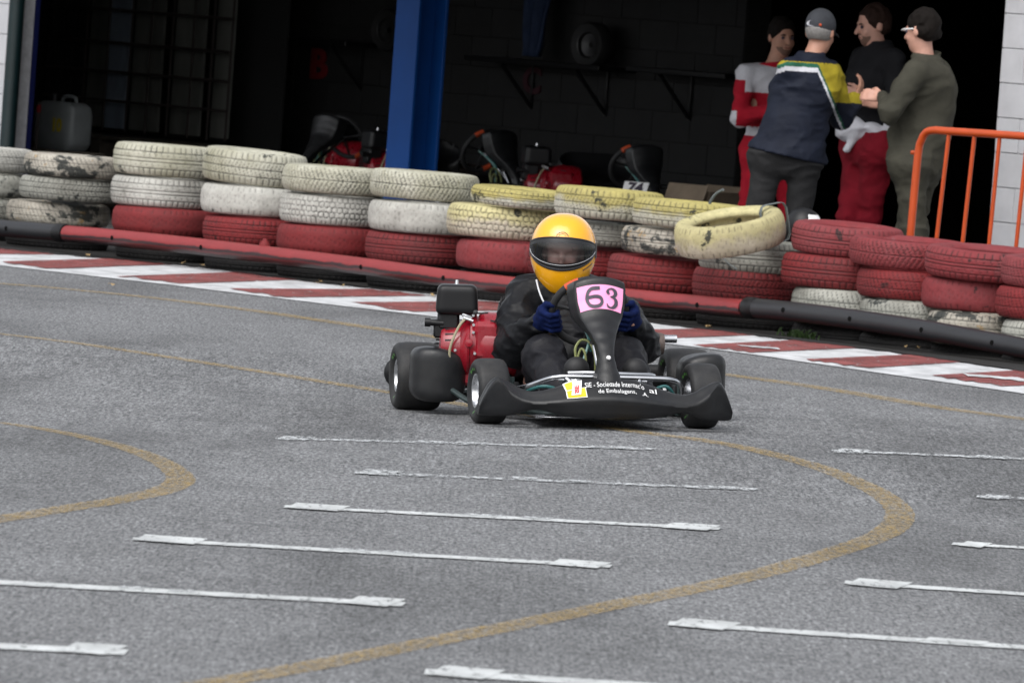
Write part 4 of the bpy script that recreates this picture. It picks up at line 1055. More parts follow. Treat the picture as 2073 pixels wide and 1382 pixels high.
def person(name, label, pos, J, garments, head, hair, skin, vox=.0085, extra=None):
    """J: joints in the person's own frame (x right of picture, y away, z up); all arrays"""
    root = empty(name, pos); tag(root, label, 'person')
    J = {k: np.array(v, float) for k, v in J.items()}
    pts = np.array(list(J.values())); lo = pts.min(0) - .22; hi = pts.max(0) + .24; lo[2] = -.02
    def torso(f, o, k=.05, loose=0):
        f.cap(J['hipL'], J['hipR'], .108 + o, None, k, sq=(1, 1.05, 1))
        f.cap(J['pelvis'], J['waist'], .128 + o + loose, .118 + o + loose, k, sq=(.86, 1.05, 1))
        f.cap(J['waist'], J['chest'], .118 + o + loose, .142 + o, k, sq=(.82, 1.08, 1))
        f.cap(J['shL'] * .75 + J['shR'] * .25 - (0, 0, .03), J['shR'] * .75 + J['shL'] * .25 - (0, 0, .03), .088 + o, None, k)
        f.cap(J['chest'], J['neck'] - (0, 0, .05), .12 + o, .07 + o, k)
    def arms(f, o, k=.025, to=1.0):
        for s_ in 'LR':
            f.cap(J['sh' + s_], J['el' + s_], .054 + o, .043 + o, k)
            e = J['el' + s_]; w_ = e + (J['wr' + s_] - e) * to
            f.cap(e, w_, .043 + o, .031 + o * .9, k)
    def legs(f, o, k=.03, to=1.0, ocalf=None):
        oc = o if ocalf is None else ocalf
        for s_ in 'LR':
            f.cap(J['hip' + s_], J['kn' + s_], .083 + o, .058 + o, k)
            a = J['kn' + s_]; b_ = a + (J['an' + s_] - a) * to
            f.cap(a, b_, .056 + o, .040 + oc, k)
    # the body: one continuous surface
    f = Field(lo, hi, vox); torso(f, -.012); arms(f, -.008); legs(f, -.008)
    f.cap(J['neck'] - (0, 0, .05), head[0] - (0, 0, .05), .058, .052, .02)
    head_field(f, np.array(head[0], float), head[1], head[2])
    for s_ in 'LR':
        if 'hd' + s_ in J:
            f_n = J.get('hn' + s_, np.array((0, -1, 0))); hand_field(f, J['wr' + s_], J['hd' + s_], f_n, .95, J.get('curl', np.array(.5)).item() if 'curl' in J else .5, thumb=1 if s_ == 'L' else -1)
        f.cap(J['an' + s_] - (0, 0, .02), J['toe' + s_], .036, .03, .02)
    f.mesh('body', MT[skin], root)
    for g in garments:
        f = Field(lo - .03, hi + .03, g.get('vox', vox)); o = g.get('o', .012)
        for part in g['parts']:
            if part == 'torso': torso(f, o, loose=g.get('loose', 0))
            if part == 'arms': arms(f, o, to=g.get('armto', .97))
            if part == 'legs': legs(f, o, to=g.get('legto', 1.0), ocalf=g.get('ocalf'))
            if part == 'hips': f.cap(J['hipL'], J['hipR'], .112 + o, None, .03); f.cap(J['pelvis'], J['waist'], .128 + o, .118 + o, .03, sq=(.86, 1.05, 1))
            if part == 'collar': f.cap(J['neck'] - (0, 0, .045), J['neck'] + (0, 0, g.get('colh', .0)), .072 + o * .5, .066 + o * .5, .02)
            if callable(part): part(f, J)
        if 'cutneck' in g: f.cut(J['neck'] + (0, 0, g['cutneck']), (0, -.12, 1))
        f.fold(g.get('fold', .012), g.get('fr', (7, 7, 12)), g.get('seed', 1))
        for (p, n_) in g.get('cuts', []): f.cut(p, n_)
        for h_ in g.get('holes', []): f.cap(*h_, op='s', k=.004)
        f.mesh(g['name'], [MT[x] for x in g['mats']], root, g.get('colour'))
    # shoes
    for s_ in 'LR':
        f = Field(np.minimum(J['an' + s_], J['toe' + s_]) - .12, np.maximum(J['an' + s_], J['toe' + s_]) + .14, .009)
        h_ = J['an' + s_] - (0, 0, .035); f.cap(h_, J['toe' + s_], .047, .040, .02); f.cap(h_, J['an' + s_] + (0, 0, .05), .045, .046, .02); f.cut((0, 0, .004), (0, 0, -1)); f.mesh('shoe', MT['shoe'], root)
    C, Rm, sc = np.array(head[0], float), head[1], head[2]
    if hair:
        Lh = lambda p: C + Rm @ (np.array(p) * sc)
        f = Field(C - .17, C + .18, .0055)
        f.ell(Lh((0, -.016, .034)), np.array((.084, .103, .101)) * sc, Rm, .01)
        f.cap(Lh((-.035, -.062, -.02)), Lh((.035, -.062, -.02)), .034 * sc, None, .03)
        f.fold(.013, (34, 34, 34), 3, ridge=False); f.fold(.005, (80, 80, 80), 5, ridge=False)
        f.cap(Lh((-.04, .105, -.045)), Lh((.04, .105, -.045)), .085 * sc, None, .01, 's'); f.cap(Lh((-.02, .11, .02)), Lh((.02, .11, .02)), hair.get('fore', .058) * sc, None, .01, 's')
        f.cap(Lh((-.09, .03, -.06)), Lh((.09, .03, -.06)), .042 * sc, None, .01, 's')
        n_ = Rm @ np.array((0, -.35, -1.0)); f.cut(Lh((0, -.08, hair.get('nape', -.075))), n_)
        f.mesh('hair', MT[hair['mat']], root)
        Lb = Lh
        for sx in (-1, 1):
            mb = MB(); mb.tube([Lb((sx * .018, .094, .019)), Lb((sx * .034, .090, .024)), Lb((sx * .050, .080, .018))], [.003, .0042, .002], 6); mb.build('eyebrow', MT[hair['mat']], root)
            mb = MB(); mb.lathe([(0, -.010), (.007, -.0075), (.010, 0), (.007, .0075), (0, .010)], 10, 'Z', Lb((sx * .033, .0845, .003))); mb.build('eye', MT['ink'], root)
        mb = MB(); mb.tube([Lb((-.024, .094, -.0575)), Lb((0, .0995, -.0585)), Lb((.024, .094, -.0575))], [.002, .0035, .002], 6); mb.build('lips', mat('lip_' + name, (0.22, .06, .05), .5), root)
        if hair.get('beard'):
            f = Field(C - .16, C + .17, .006); f.ell(Lh((0, .030, -.052)), np.array((.0595, .0655, .0655)) * sc, Rm, .02); f.ell(Lh((0, .053, -.090)), np.array((.031, .0305, .0265)) * sc, Rm, .02)
            f.cut(Lh((0, 0, -.038)), Rm @ np.array((0, -.25, 1.0))); f.cut(Lh((0, -.005, 0)), Rm @ np.array((0, -1, 0))); f.ell(Lh((0, .10, -.058)), np.array((.026, .03, .010)) * sc, Rm, .004, 's'); f.mesh('beard', MT[hair['beard']], root)
    if extra: extra(root, J, C, Rm, sc)
    return root
def axes(yaw, pitch=0, roll=0):
    """yaw 0 faces the camera (-y); positive yaw turns towards picture right"""
    fwd = np.array((math.sin(yaw) * math.cos(pitch), -math.cos(yaw) * math.cos(pitch), math.sin(pitch))); up0 = np.array((math.sin(roll), 0, math.cos(roll)))
    r = np.cross(fwd, up0); r /= np.linalg.norm(r); up = np.cross(r, fwd); return np.stack([r, fwd, up], 1)
def stand(Hh, yaw, shx=0.0, shy=0.0, hipx=0.0, feet=((-.13, 0), (.13, 0)), knee=(0, 0)):
    """standing joints; L is picture-left when facing away, all in picture frame"""
    k = Hh / 1.8; c, s = math.cos(yaw), math.sin(yaw); r = np.array((c, s, 0)); fw_ = np.array((s, -c, 0))
    J = {}
    J['pelvis'] = np.array((hipx, 0, .95 * k)); J['waist'] = np.array((hipx + shx * .35, shy * .35, 1.09 * k)); J['chest'] = np.array((hipx + shx * .8, shy * .8, 1.30 * k)); J['neck'] = np.array((hipx + shx, shy, 1.515 * k))
    for s_, sg in (('L', -1), ('R', 1)):
        J['hip' + s_] = J['pelvis'] + r * sg * .10 - (0, 0, .04); J['sh' + s_] = np.array((hipx + shx, shy, 1.435 * k)) + r * sg * .185
        fx, fy = feet[0 if sg < 0 else 1]; J['an' + s_] = np.array((fx, fy, .09)); J['kn' + s_] = (J['hip' + s_] + J['an' + s_]) / 2 + fw_ * .03 + (0, 0, .02)
        J['toe' + s_] = J['an' + s_] + fw_ * .15 + r * sg * .03 - (0, 0, .05)
    return J

def pos_for(px, py_head, zhead, D):
    p = at_depth(px, py_head, D); return p
def build_people():
    # --- man in red and white race suit, arms folded, behind the navy jacket
    D = F / 337; q = at_depth(1583, 76, D); base = Vector((q.x + .025, q.y, .012))
    J = stand(1.665, R_(28), shx=-.03, feet=((-.20, .02), (.14, .03)), hipx=-.03)
    J['elL'] = J['shL'] + np.array((-.02, -.09, -.27)); J['wrL'] = J['elL'] + np.array((.20, -.14, .06)); J['hdL'] = np.array((.9, -.1, .15)); J['hnL'] = np.array((0, 1, 0))
    J['elR'] = J['shR'] + np.array((.03, -.06, -.27)); J['wrR'] = J['elR'] + np.array((-.21, -.13, .08)); J['hdR'] = np.array((-.9, 0, .1)); J['hnR'] = np.array((0, 1, 0))
    hc = np.array((q.x - base.x, 0, q.z - .012)) 
    nz = J['neck'][2]
    def colr(c):
        r = np.zeros(len(c)); r[(c[:, 2] > nz - .19) & (np.abs(c[:, 0] - J['neck'][0]) < .17)] = 1; r[(c[:, 2] > nz - .12)] = 1
        r[(np.abs(c[:, 2] - J['waist'][2] + .03) < .026)] = 1; r[(c[:, 0] < J['shL'][0] - .045) & (c[:, 2] < J['elL'][2] + .04) & (c[:, 2] > J['elL'][2] - .1)] = 1
        return r
    def ex1(root, J, C, Rm, sc):
        fwd = np.array((math.sin(R_(20)), -math.cos(R_(20)), 0)); rt = np.array((math.cos(R_(20)), math.sin(R_(20)), 0))
        v, f_ = text_geo('MUI', .078, .002, .008); c0 = J['chest'] + fwd * .205 - rt * .03 + np.array((0, 0, .03))
        link('chest_lettering', mkmesh('chest_lettering', [tuple(c0 + rt * p.x + np.array((0, 0, 1)) * p.y + fwd * (p.z + .004)) for p in v], f_, MT['suit_white'], False), root)
        mb = MB(); mb.tube([tuple(J['neck'] + np.array((math.cos(a) * .078, math.sin(a) * .078, -.02 + .012 * math.cos(a)))) for a in np.linspace(0, 6.28, 24)], .020, 10, closed=False); mb.build('neck_guard', MT['suit_red'], root)
    person('person', 'smiling dark haired man in red and white race suit with folded arms', base, J,
           [dict(name='race_suit', parts=['torso', 'arms', 'legs', 'collar'], mats=['suit_red', 'suit_white'], colour=colr, o=.010, fold=.016, cutneck=-.015, seed=2)],
           (hc, axes(R_(24), R_(-4)), .95), dict(mat='hair_dark', beard='stubble', fore=.050), 'skin_tan', extra=ex1)
    # --- older man in navy jacket, back turned
    D = F / 357; q = at_depth(1662, 66, D); base = Vector((q.x - .125, q.y, .012))
    J = stand(1.74, math.pi, shx=.095, shy=.05, hipx=-.02, feet=((-.22, -.02), (.12, .05)))
    for k_ in ('hip', 'sh', 'an', 'kn', 'toe'): J[k_ + 'L'], J[k_ + 'R'] = J[k_ + 'R'].copy(), J[k_ + 'L'].copy()
    J['anL'] = np.array((-.22, -.02, .09)); J['anR'] = np.array((.10, .04, .09)); J['toeL'] = J['anL'] + (-.06, .15, -.05); J['toeR'] = J['anR'] + (.05, .15, -.05)
    J['knL'] = np.array((-.165, .03, .50)); J['knR'] = np.array((.075, .05, .50))
    J['shR'] = J['neck'] + np.array((.125, .09, -.095)); J['shL'] = J['neck'] + np.array((-.105, -.09, -.085))
    J['elR'] = J['shR'] + np.array((.085, .10, -.24)); J['wrR'] = J['elR'] + np.array((.075, .13, .10)); J['hdR'] = np.array((.3, 0, .9)); J['hnR'] = np.array((-1, .3, 0))
    J['elL'] = J['shL'] + np.array((-.02, .14, -.25)); J['wrL'] = J['elL'] + np.array((.06, .22, .02)); J['hdL'] = np.array((.2, .9, .1)); J['hnL'] = np.array((0, 0, 1))
    hem = .90
    def skirt(f, J): f.cap(J['waist'], J['pelvis'] - (0, 0, .06), .145, .165, .04, sq=(.84, 1.0, 1))
    def colj(c):
        x = c[:, 0] - J['neck'][0]; z = c[:, 2] - J['neck'][2]; r = np.zeros(len(c))
        edge = -.085 - np.clip(x - .045, 0, 1) * 1.9 - np.clip(-x - .13, 0, 1) * .45
        d = z - edge
        r[d > .045] = 1; r[(d > .022) & (d <= .045)] = 3; r[(d > -.004) & (d <= .022)] = 2
        r[(d > .045) & (z < -.25) & (x > .05)] = 0
        r[c[:, 2] > J['neck'][2] - .035] = 0
        return r
    def ex2(root, J, C, Rm, sc):
        L_ = lambda p: C + Rm @ (np.array(p) * sc)
        f = Field(C - .17, C + .18, .006); f.ell(L_((0, -.012, .040)), np.array((.086, .106, .098)) * sc, Rm, .01); f.cut(L_((0, 0, .008)), Rm @ np.array((0, .10, -1.0))); f.mesh('cap', MT['cap'], root)
        mb = MB(); mb.grid(lambda u, v: L_(((u - .5) * .15, .075 + .085 * v * (1 - (2 * u - 1) ** 2 * .55), .030 - .012 * v - .02 * (2 * u - 1) ** 2)), 10, 4); o = mb.build('cap_brim', MT['cap'], root); md = o.modifiers.new('s', 'SOLIDIFY'); md.thickness = .004
        f = Field(C - .17, C + .17, .006); f.ell(L_((0, -.014, .01)), np.array((.081, .101, .085)) * sc, Rm, .01); f.cut(L_((0, 0, .012)), Rm @ np.array((0, 0, 1.0))); f.cut(L_((0, .01, 0)), Rm @ np.array((0, 1.0, .3))); f.cut(L_((0, 0, -.055)), Rm @ np.array((0, 0, -1.0))); f.mesh('hair', MT['hair_grey'], root)
        v = [L_((0 + .036 * math.cos(a) - .012, -.1165 + .012 * math.cos(a) ** 2, .030 + .017 * math.sin(a))) for a in np.linspace(0, 2 * math.pi, 24)[:-1]]
        link('cap_badge', mkmesh('cap_badge', v, [tuple(range(23))], MT['suit_white'], False), root)
        mb = MB(); mb.lathe([(0, -.008), (.008, 0), (0, .008)], 10, 'Y', L_((.040, -.108, .024))); mb.build('cap_button', MT['orange_grip'], root)
    person('person', 'man in grey cap and navy jacket with yellow yoke, seen from behind', base, J,
           [dict(name='jacket', parts=['torso', 'arms', skirt, 'collar'], colh=.02, mats=['navy', 'yoke', 'suit_white', 'green_band'], colour=colj, o=.022, fold=.017, seed=4, cutneck=.02, cuts=[((-.05, 0, hem - .005), (-.16, 0, -1))]),
            dict(name='trousers', parts=['hips', 'legs'], mats=['grey_trs'], o=.008, ocalf=.028, fold=.016, seed=8, cuts=[(J['waist'] - (0, 0, .02), (0, 0, 1))])],
           (np.array((q.x - base.x, .09, q.z - .012)), axes(R_(155), R_(-10)), .98), None, 'skin_tan', extra=ex2)
    # --- smiling man in black top, suit tied at the waist
    D = F / 345; q = at_depth(1768, 52, D); base = Vector((q.x + .03, q.y, .012))
    J = stand(1.85, R_(-62), shx=.015, feet=((-.07, -.07), (.06, .08)), hipx=.0)
    J['elL'] = J['shL'] + np.array((-.10, -.05, -.29)); J['wrL'] = J['elL'] + np.array((-.06, -.20, .07)); J['hdL'] = np.array((-.2, -.9, .1)); J['hnL'] = np.array((1, 0, 0))
    J['elR'] = J['shR'] + np.array((.02, -.02, -.30)); J['wrR'] = J['elR'] + np.array((-.20, -.10, .08)); J['hdR'] = np.array((-.9, -.2, .1)); J['hnR'] = np.array((0, 1, 0))
    def tied(f, J): f.cap(J['waist'] + (-.13, -.05, -.07), J['waist'] + (.14, -.04, -.07), .085, .10, .03); f.cap(J['waist'] + (.0, -.12, -.06), J['waist'] + (.10, -.13, -.20), .045, .028, .02); f.cap(J['waist'] + (-.08, -.12, -.05), J['waist'] + (-.14, -.10, -.19), .038, .02, .02)
    person('person', 'bearded smiling man in black top with white sleeves tied at the waist', base, J,
           [dict(name='black_top', parts=['torso', 'arms', 'collar'], mats=['black_shirt'], o=.010, fold=.012, seed=5, cutneck=.02, cuts=[(J['waist'] - (0, 0, .06), (0, 0, -1))]),
            dict(name='tied_sleeves', parts=[tied], mats=['suit_white'], o=.02, fold=.016, seed=3),
            dict(name='rolled_trousers', parts=['hips', 'legs'], legto=.28, mats=['maroon'], o=.014, fold=.02, seed=6, cuts=[(J['waist'] - (0, 0, .06), (0, 0, 1))]),
            dict(name='leggings', parts=['legs'], mats=['black_shirt'], o=.006, fold=.006, seed=7, cuts=[((0, 0, .62), (0, 0, 1))])],
           (np.array((q.x - base.x, 0, q.z - .012)), axes(R_(-72), R_(-12)), .99), dict(mat='hair_brown', beard='stubble', fore=.064), 'skin')
    # --- man in olive overalls
    D = F / 357; q = at_depth(1877, 64, D); base = Vector((q.x + .045, q.y - .05, .012))
    J = stand(1.79, R_(-118), shx=.01, feet=((-.07, .04), (.07, -.06)), hipx=-.05)
    J['shL'] = J['neck'] + np.array((-.105, .13, -.08)); J['shR'] = J['neck'] + np.array((.10, -.11, -.085))
    # picture-near arm is the one crossing to the left
    J['shN'] = J['neck'] + np.array((-.06, -.17, -.085)); J['shR'] = J['shN'].copy(); del J['shN']; J['shL'] = J['neck'] + np.array((.08, .15, -.085))
    J['elR'] = J['shR'] + np.array((-.135, -.06, -.245)); J['wrR'] = J['elR'] + np.array((-.035, .18, .085)); J['hdR'] = np.array((-.9, .25, .1)); J['hnR'] = np.array((0, 1, -.3))
    J['elL'] = J['shL'] + np.array((-.10, .06, -.27)); J['wrL'] = J['elL'] + np.array((-.18, .02, .07)); J['hdL'] = np.array((-.9, 0, .1)); J['hnL'] = np.array((0, -1, 0))
    def broad(f, J): f.cap(J['chest'] + (.05, -.02, .06), J['chest'] + (.02, 0, -.12), .108, .10, .06)
    def ex4(root, J, C, Rm, sc):
        L_ = lambda p: C + Rm @ (np.array(p) * sc)
        mb = MB()
        for sx in (-1, 1): mb.tube([L_((sx * .080, -.005, .010)), L_((sx * .074, .075, .014)), L_((sx * .055, .100, .012))], .0042, 6)
        mb.tube([L_((-.055, .100, .012)), L_((0, .112, .012)), L_((.055, .100, .012))], .0042, 6); mb.build('glasses', MT['white_vinyl'], root)
    person('person', 'man in olive overalls and white framed glasses, turned away with folded arms', base, J,
           [dict(name='overalls', parts=['torso', 'arms', 'legs', 'collar', broad], colh=.03, mats=['olive'], o=.016, ocalf=.032, fold=.020, fr=(7, 7, 9), seed=9, cutneck=.025)],
           (np.array((q.x - base.x - .03, .0, q.z - .012)), axes(R_(-128), R_(-8)), 1.0), dict(mat='hair_dark', fore=.05, nape=-.09), 'skin', extra=ex4)
build_people()

# ================================================================== KART
KY = R_(10.0)
def lerp_tab(tab, x):
    for a, b in zip(tab, tab[1:]):
        if x <= b[0]: break
    k = min(1, max(0, (x - a[0]) / (b[0] - a[0]))); k2 = k * k * (3 - 2 * k) * .45 + k * .55
    return [p + (q - p) * k2 for p, q in zip(a[1:], b[1:])]
def wheel(parent, c, R, wd, rr, side, toe=0.0, mark=True):
    """kart wheel, axis along x; side -1: outside faces picture left"""
    root = empty('wheel', c, toe, parent)
    h = wd / 2
    prof = [(rr, -h * .72), (rr + .012, -h * .84), (rr + .03, -h * .98), (R - .022, -h * 1.0), (R - .009, -h * .90), (R - .003, -h * .74), (R, -h * .4), (R + .0005, 0), (R, h * .4), (R - .003, h * .74), (R - .009, h * .90), (R - .022, h * 1.0), (rr + .03, h * .98), (rr + .012, h * .84), (rr, h * .72)]
    prof = [(p[0], p[1]) for p in smooth_path([Vector((r, z, 0)) for r, z in prof], 3)]
    mb = MB(); mb.lathe(prof, 64, 'X'); mb.build('tyre', MT['slick'], root, ang=60)
    s = side
    mb = MB(); mb.lathe([(rr + .004, s * h * .80), (rr + .003, s * h * .86), (rr - .006, s * h * .84), (rr - .010, s * h * .70), (rr * .80, s * h * .45), (rr * .72, s * h * .10), (.030, s * h * .02), (.028, s * h * .22), (0, s * h * .22)], 48, 'X')
    mb.lathe([(rr + .003, -s * h * .80), (rr - .006, -s * h * .84), (rr - .010, -s * h * .6), (rr * .8, -s * h * .2), (rr * .72, s * h * .05), (.03, -s * h * .0)], 48, 'X')
    mb.build('rim', MT['alu'], root)
    for k in range(3):
        a = 2 * math.pi * k / 3 + .4; mb = MB(); mb.lathe([(0, s * h * .34), (.007, s * h * .32), (.008, s * h * .05)], 8, 'X', (0, math.cos(a) * .04, math.sin(a) * .04)); mb.build('wheel_nut', MT['steel_dark'], root)
    if mark:
        mb = MB(); r1 = rr + .016; r2 = rr + .026
        for (a0, a1) in ((.9, 1.9), (3.9, 4.8)):
            for q in range(9):
                if q % 3 == 2: continue
                b0 = a0 + (a1 - a0) * q / 9; b1 = b0 + (a1 - a0) / 9 * .8
                for sx in (-1, 1):
                    ring = [(sx * (h * .93), r1 * math.cos(b0), r1 * math.sin(b0)), (sx * (h * .93), r1 * math.cos(b1), r1 * math.sin(b1)), (sx * (h * .985), r2 * math.cos(b1), r2 * math.sin(b1)), (sx * (h * .985), r2 * math.cos(b0), r2 * math.sin(b0))]
                    mb.add([(p[0] + sx * .0016, p[1], p[2]) for p in ring], [(0, 1, 2, 3)])
        mb.build('tyre_print', MT['tyre_green'], root, smooth=False)
    return root
# front fairing -------------------------------------------------------
BT = [  # |x|: z top, z crease, z bottom
 (0.0, .212, .134, .046), (.09, .208, .131, .044), (.17, .186, .122, .047), (.22, .168, .116, .060), (.27, .154, .111, .071), (.31, .150, .110, .072), (.35, .160, .117, .060),
 (.39, .182, .138, .047), (.425, .200, .176, .043), (.450, .207, .205, .042), (.475, .185, .170, .042), (.500, .135, .120, .042), (.515, .090, .080, .046)]
def bump_pts(x):
    ax = abs(x); zt, zc, zb = lerp_tab(BT, ax)
    yc = -.395 + .40 * ax ** 2 + .35 * max(0, ax - .40) ** 1.2
    dk = min(.090, (zt - zc) * 1.05 + .012)
    yt = yc + dk
    return yt, zt, yc, zc, zb
def deck(x, t, off=0.0):
    yt, zt, yc, zc, zb = bump_pts(x); k = t
    y = yt + (yc - yt) * k; z = zt + (zc - zt) * k - .010 * math.sin(math.pi * k) * 0.6
    n = Vector((0, -(zt - zc), (yt - yc))).normalized()
    p = Vector((x, y, z)) + n * off; return p
def make_bumper(parent, decals=True):
    NX = 90; xs_ = [-.515 + 1.03 * i / NX for i in range(NX + 1)]; v = []; L = 0
    for x in xs_:
        yt, zt, yc, zc, zb = bump_pts(x); r = []
        hgt = zc - zb
        ctr = [(yt + .035, zt - .05), (yt + .022, zt - .012), (yt + .010, zt - .001)] + [(deck(x, t).y, deck(x, t).z) for t in (.08, .3, .5, .7, .88)] + \
              [(yc - .004, zc - .004), (yc - .004, zc - .014), (yc + .004, zc - hgt * .35), (yc + .010, zc - hgt * .7), (yc + .016, zb + .010), (yc + .026, zb + .002), (yc + .045, zb), (yc + .08, zb + .012), (yc + .085, zb + .04), (yt + .035, zt - .055)]
        v += [(x, a, b_) for a, b_ in ctr]; L = len(ctr)
    f = [(i * L + k, i * L + k + 1, (i + 1) * L + k + 1, (i + 1) * L + k) for i in range(NX) for k in range(L - 1)]
    f += [tuple(range(L)), tuple(range(NX * L, NX * L + L))[::-1]]
    me = mkmesh('front_fairing', v, f, MT['plastic'], True, 75); bm = bmesh.new(); bm.from_mesh(me); bmesh.ops.recalc_face_normals(bm, faces=bm.faces)
    for _ in range(2): bmesh.ops.smooth_vert(bm, verts=[q for q in bm.verts], factor=.35, use_axis_x=True, use_axis_y=True, use_axis_z=True)
    bm.to_mesh(me); bm.free()
    o = link('front_fairing', me, parent)
    if not decals: return o
    # sponsor lettering
    def put(txt, size, x0, t0, w_, m_, bold=.012, spacing=1.0, slope=0.0):
        vv, ff = text_geo(txt, size, 0, bold * size / .03 * .03, 'LEFT', spacing); xs2 = [p.x for p in vv]; sc = w_ / (max(xs2) - min(xs2))
        out = []
        for p in vv:
            x = x0 + (p.x - min(xs2)) * sc; yt, zt, yc, zc, zb = bump_pts(x); ln = math.hypot(yt - yc, zt - zc)
            out.append(deck(x, t0 + slope * (x - x0) - p.y / ln * 1.5, .0035))
        link('fairing_lettering', mkmesh('fairing_lettering', out, ff, m_, False), o)
    put("SIE - Sociedade Internac'o", .024, -.102, .36, .240, MT['white_vinyl'], .0016, slope=-.3)
    put("al", .024, .158, .36, .030, MT['white_vinyl'], .0016)
    put("de Embalagens,", .024, -.053, .66, .155, MT['white_vinyl'], .0016, slope=-.3)
    put(".A.", .024, .124, .66, .026, MT['white_vinyl'], .0016)
    # emblem: stacked white and yellow labels with red lettering
    def patch(corners, m_, off):
        mb = MB(); a, b_, c_, d_ = corners
        def fn(u, w_):
            p = [-.072 * (i == 0) + (a[i] * (1 - u) + b_[i] * u) * (1 - w_) + (d_[i] * (1 - u) + c_[i] * u) * w_ for i in (0, 1)]; return deck(p[0], p[1], off)
        mb.grid(fn, 8, 8); mb.build('emblem', m_, o, smooth=False)
    patch([(-.108, .38), (-.028, .42), (-.028, .99), (-.108, .97)], MT['white_vinyl'], .0030)
    patch([(-.104, .41), (-.031, .45), (-.032, .95), (-.104, .93)], MT['yellow_vinyl'], .0042)
    patch([(-.118, .06), (-.062, -.02), (-.052, .40), (-.108, .48)], MT['white_vinyl'], .0050)
    patch([(-.112, .10), (-.080, .05), (-.076, .40), (-.104, .44)], MT['yellow_vinyl'], .0058)
    patch([(-.076, .08), (-.040, .12), (-.052, .80), (-.090, .78)], MT['white_vinyl'], .0066)
    vv, ff = text_geo('SIE', .026, 0, .0012)
    out = []
    for p in vv:
        x = -.138 + p.y * .9 + p.x * .12; t_ = .50 - p.x * 13.0; out.append(deck(x, t_, .0076))
    link('emblem_lettering', mkmesh('emblem_lettering', out, ff, MT['red_vinyl'], False), o)
    return o
# number shield ---------------------------------------------------------
NT_ = [  # z: y, half width, centre shift, side depth
 (.176, -.335, .034, .0), (.195, -.330, .048, .0), (.215, -.318, .046, .0), (.25, -.292, .034, .0), (.29, -.262, .0285, .0), (.33, -.228, .034, .0), (.37, -.185, .049, .0), (.405, -.138, .067, .0), (.435, -.098, .084, .0), (.455, -.082, .092, .0), (.50, -.066, .102, .0), (.55, -.052, .106, .0), (.570, -.046, .103, .0)]
def shield(u, z, off=0.0):
    """u in -1..1 across"""
    y, hw, cs = lerp_tab(NT_, z)
    k = max(0.0, min(1.0, (z - .36) / .09))
    au = min(abs(u), 1.0); wr = max(0.0, abs(u) - 1.0)
    x = (u if abs(u) <= 1 else math.copysign(1 + wr * .13, u)) * hw
    yy = y + hw * (.16 + .30 * (1 - k)) * au ** 2.4 + wr * (.055 + .02 * k)
    zz = z + .022 * (1 - au * au) * k - .018 * wr * k
    return Vector((x, yy - off, zz))
